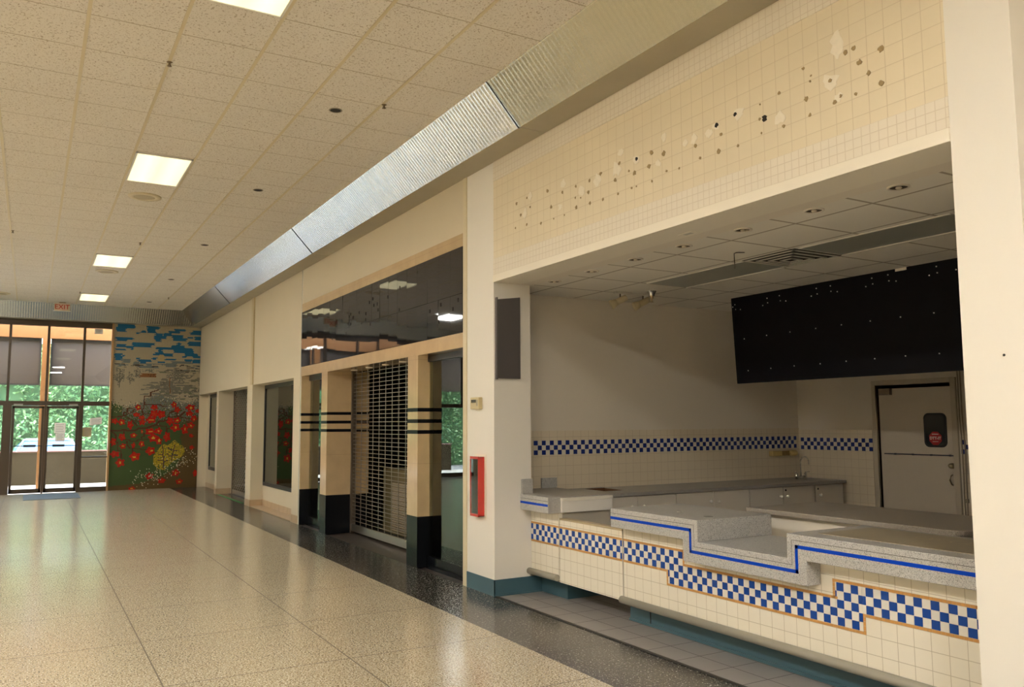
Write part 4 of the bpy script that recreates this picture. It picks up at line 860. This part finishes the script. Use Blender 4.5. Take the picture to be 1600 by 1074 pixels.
for _ in range(60): x, y = rng.uniform(80, 420), rng.uniform(-60, 110); i, j = uv(x, y, False); setc(i, j, rng.choice('nwceB'))
for _ in range(70): x, y = rng.uniform(640, 1120), rng.uniform(-120, 150); i, j = uv(x, y, False); setc(i, j, rng.choice('eekt'))
for L, w in (([(80, 165), (225, 152), (225, 110), (262, 108), (262, 60), (330, 55)], 1), ([(180, 158), (230, 150), (265, 125), (335, 100), (340, 80), (460, 62), (465, 0), (465, -90), (540, -95), (540, -140), (640, -170)], 1), ([(470, 15), (650, 8), (690, 35), (740, 30)], 1), ([(75, 325), (215, 318), (350, 322), (400, 297), (500, 292), (560, 268), (610, 255), (640, 212), (760, 200), (770, 110), (830, 85)], 2), ([(440, 75), (450, 130), (500, 125), (560, 125)], 1), ([(760, 165), (860, 155), (985, 180), (1060, 178)], 1), ([(985, 180), (985, 225), (1010, 225)], 1),
             ([(195, 160), (195, 200)], 1), ([(270, 175), (330, 210), (410, 210)], 1), ([(330, 215), (380, 270)], 1), ([(225, 320), (225, 380)], 1), ([(90, 345), (130, 380), (130, 460), (152, 470), (152, 570), (190, 570), (190, 660)], 1), ([(205, 440), (290, 440), (300, 460), (380, 460), (385, 440), (510, 440)], 1), ([(260, 455), (265, 500), (290, 545), (420, 548), (425, 560), (490, 562)], 1), ([(325, 550), (322, 600)], 1), ([(435, 440), (435, 405), (460, 395), (460, 360), (500, 360)], 1), ([(632, 265), (632, 310)], 1), ([(610, 265), (730, 280), (735, 370)], 1), ([(735, 305), (800, 300)], 1), ([(865, 100), (865, 150)], 1), ([(900, 150), (960, 95)], 1)):
    poly(L, 't', wid=w); poly([(x_+7, y_) for x_, y_ in L], 't', wid=w)
FL = '395 45 28 28;590 45 36 26;590 125 48 42;670 130 46 40;375 135 34 22;435 170 30 24;445 228 36 30;548 198 52 34;830 10 28 32;868 72 30 30;1030 45 50 34;1022 120 40 26;1120 88 24 20;1072 180 34 34;780 215 38 40;865 205 40 32;845 295 48 42;960 318 36 50;1038 268 38 34;1042 400 24 22;1045 548 26 22;120 212 34 28;200 225 36 30;302 260 28 44;205 405 34 36;100 462 28 42;215 515 30 28;338 388 34 26;338 508 20 28;436 492 28 32;540 342 52 34;638 335 36 34;575 420 52 42;640 458 34 38;740 410 36 50;540 578 46 44;355 640 52 46;120 608 48 32;182 712 44 42;528 885 40 34;845 855 40 36;675 945 40 26;890 962 38 28;1090 868 26 34;318 1028 36 20;440 340 14 18;1000 330 0 0'
for q in FL.split(';'):
    x, y, a, b = map(int, q.split())
    if a: ell(x, y, a*1.12, b*1.12, 'r'); ell(x+rng.uniform(-6, 6), y+rng.uniform(-5, 5), a*.62, b*.6, 'o', jag=.4, prob=.75)
for q in '400 42 6 14;552 200 28 6;832 5 4 14;1040 50 16 14;872 208 16 10;850 295 14 14;965 315 5 18;1040 272 12 6;200 230 12 12;215 515 14 5;345 388 14 10;438 492 6 12;542 342 22 6;640 335 10 10;575 422 20 14;648 455 12 18;555 578 18 10;348 648 20 10;182 712 14 14;845 855 5 12;890 966 14 6;440 340 5 8;1080 195 8 6;318 1025 16 5'.split(';'):
    x, y, a, b = map(int, q.split()); ell(x, y, a, b, 'y', jag=0.0)
for _ in range(6): pass
YT = [(570, 640), (600, 600), (650, 530), (690, 490), (740, 510), (790, 480), (830, 445), (870, 480), (930, 520), (955, 560), (945, 620), (880, 680), (800, 705), (750, 770), (690, 810), (620, 790), (570, 740)]
TP = [uv(x, y, False) for x, y in YT]
for j in range(NH):
    for i in range(NW):
        ins = False
        for k in range(len(TP)):
            (a, b), (c, d) = TP[k], TP[k-1]
            if (b > j) != (d > j) and i < (c-a)*(j-b)/(d-b)+a: ins = not ins
        if ins: grid[j][i] = rng.choice('YYYYyYG')
for L in ([(698, 800), (698, 690), (690, 560), (685, 520)], [(630, 690), (698, 690)], [(640, 630), (690, 625)], [(690, 655), (735, 655)], [(665, 735), (698, 740)], [(700, 710), (745, 705)], [(805, 700), (805, 640), (825, 570), (838, 510)], [(745, 615), (775, 650), (805, 650)], [(805, 635), (875, 632)], [(755, 545), (785, 565), (825, 570)], [(825, 575), (865, 575)]): poly(L, 'p')
for _ in range(190):
    t_ = rng.random(); x = 400+t_*700+rng.gauss(0, 70); y = 960-t_*330+rng.gauss(0, 45); i, j = uv(x, y, False); setc(i, j, rng.choice('eeen'))
mu = MB(); keys = list(PAL); mx0, mx1, mz = 1.765, XS-0.002, 4.2
cw, chh = (mx1-mx0)/NW, mz/NH; gp = 0.0006
mu.box(mx0, mx1, YF-0.012, YF-0.001, 0.0, mz, len(keys))
for j in range(NH):
    i = 0
    for i in range(NW):
        x0, z1 = mx0+i*cw, mz-j*chh
        mu.quad([(x0+gp, YF-0.0135, z1-chh+gp), (x0+cw-gp, YF-0.0135, z1-chh+gp), (x0+cw-gp, YF-0.0135, z1-gp), (x0+gp, YF-0.0135, z1-gp)], keys.index(grid[j][i]))
mosm = [mat('mosaic_'+k if k.islower() else 'mosaic_cap_'+k.lower(), PAL[k], 0.45, var=0.12, scale=90, spec=0.2) for k in keys] + [mat('mosaic_grout', (0.10, 0.08, 0.05), 0.8)]
solo('mosaic_mural', mu, mosm, 'tall tile mosaic with blue sky, red flowers and yellow bush beside the far doors', 'mosaic')

# ================================================================== outside
struct('floor_patio', box(-14, 14, 23.4, 26.99, -0.25, -0.02), mat('pale_concrete', (0.42, 0.395, 0.35), 0.8, var=0.08, scale=3))
struct('floor_street', box(-30, 30, 26.99, 60, -0.5, -0.28), mat('asphalt', (0.20, 0.20, 0.20), 0.9, var=0.1, scale=4))
GL = mat('glulam_wood', (0.40, 0.16, 0.045), 0.5, var=0.25, scale=14)
solo('wooden_beam', box(-6, 6, 24.28, 24.46, 3.86, 4.32), GL, 'orange laminated wood beam outside above the brown shades', 'beam')
solo('wooden_post', box(0.205, 0.39, 24.28, 24.46, -0.03, 3.86), GL, 'orange laminated wood post outside behind the door centre', 'post')
SHD = mat('brown_shade', (0.11, 0.078, 0.060), 0.7, var=0.05, scale=3); SHF = mat('shade_rail', (0.05, 0.04, 0.035), 0.5)
for a, b, lab in ((-5.2, 0.19, 'brown outdoor roller shade left of the wood post'), (0.40, 3.0, 'brown outdoor roller shade right of the wood post')):
    t = thing('roller_shade', lab, 'shade', ((a+b)/2, 24.40, 2.66), 'brown outdoor shades')
    part('fabric', box(a+0.05, b-0.05, 24.392, 24.398, 2.68, 3.80), SHD, t)
    part('side_rail', box(a, a+0.05, 24.37, 24.42, 2.66, 3.84), SHF, t); part('side_rail', box(b-0.05, b, 24.37, 24.42, 2.66, 3.84), SHF, t)
    part('hem_bar', box(a, b, 24.38, 24.41, 2.655, 2.69), SHF, t); part('cassette', box(a, b, 24.36, 24.44, 3.79, 3.86), SHF, t)
lw = solo('patio_wall', box(-5, 6, 26.80, 26.98, -0.27, 0.885), mat('stained_render', (0.042, 0.031, 0.018), 0.9, var=0.45, scale=2.5, spec=0.04), 'low stained brown wall outside the far glass doors', 'wall')
part('coping', box(-5, 6, 26.78, 27.0, 0.885, 0.915), mat('coping_brown', (0.20, 0.10, 0.08), 0.6), lw)
# car behind the low wall, seen end on
car = thing('car', 'pale blue car parked outside behind the low brown wall', 'car', (0.53, 30.5, -0.28))
CP = mat('car_paint', (0.42, 0.48, 0.56), 0.25, 0.3, coat=0.6); CGL = mat('car_window', (0.05, 0.13, 0.28), 0.05, coat=0.5)
def ring(y, w, z0, z1, t):   # cross-section of the car body
    return [(0.53-w, y, z0), (0.53-w*1.02, y, z0+(z1-z0)*.5), (0.53-w*t, y, z1), (0.53+w*t, y, z1), (0.53+w*1.02, y, z0+(z1-z0)*.5), (0.53+w, y, z0)]
def loft(rings, mats_idx=None):
    mb = MB(); n = len(rings[0])
    for k in range(len(rings)-1):
        for t in range(n): u = (t+1) % n; mb.quad([rings[k][t], rings[k+1][t], rings[k+1][u], rings[k][u]], 0, True)
    mb.quad(rings[0][::-1]); mb.quad(rings[-1]); return mb
part('body', loft([ring(28.2, .80, -.05, .50, .85), ring(28.45, .93, -.10, .68, .9), ring(29.3, .96, -.1, .74, .93), ring(32, .96, -.1, .76, .93), ring(32.6, .90, -.05, .70, .88)]), CP, car, 0.02)
part('cabin', loft([ring(28.9, .90, .72, .75, .95), ring(29.9, .88, .72, 1.17, .74), ring(31.2, .88, .72, 1.19, .74), ring(32.3, .88, .72, .78, .95)]), CGL, car)
part('roof', loft([ring(29.85, .64, 1.16, 1.19, .95), ring(30.5, .66, 1.18, 1.225, .9), ring(31.25, .64, 1.17, 1.20, .95)]), CP, car)
for sx in (-1, 1):
    part('windscreen_pillar', MB().tube([(0.53+sx*.86, 28.92, .75), (0.53+sx*.655, 29.9, 1.175)], 0.035, 8), CP, car)
    part('tail_light', MB().box(0.53+sx*.72, 0.53+sx*.92, 28.3, 28.44, 0.55, 0.66), RED, car)
    for y in (29.2, 31.7): part('wheel', MB().lathe([(0, -0.1), (0.2, -0.1), (0.31, -0.08), (0.31, 0.08), (0.2, 0.1), (0, 0.1)], (0.53+sx*.86, y, 0.03), 20, 0), BLACKM, car)
# hedge
hg = MB(); hr = random.Random(3)
hg.box(-16, 16, 34.6, 36.2, -0.28, 4.6, 1)
for _ in range(17000):
    x = hr.uniform(-9, 10); z = hr.uniform(-0.2, 4.6); y = 34.2+0.35*math.sin(x*1.7+z)+0.25*math.sin(z*3.1+x*.6)+hr.gauss(0, 0.14)
    s = hr.uniform(0.05, 0.12); a = Vector((hr.gauss(0, 1), hr.gauss(0, .7), hr.gauss(0, .8))).normalized(); b = a.cross(Vector((hr.gauss(0, 1), hr.gauss(0, 1), hr.gauss(0, 1)))).normalized()
    p0 = Vector((x, y, z)); hg.quad([p0-a*s, p0+b*s*.45, p0+a*s, p0-b*s*.45], 0)
LEAF = mat('hedge_leaf', (0.13, 0.25, 0.09), 0.55, var=0.5, scale=1.2)
solo('hedge', hg, [LEAF, mat('hedge_core', (0.05, 0.10, 0.035), 0.9)], 'tall sunlit green hedge across the street behind the car', 'hedge')
for o in scene.objects:
    if '_base' in o: del o['_base']
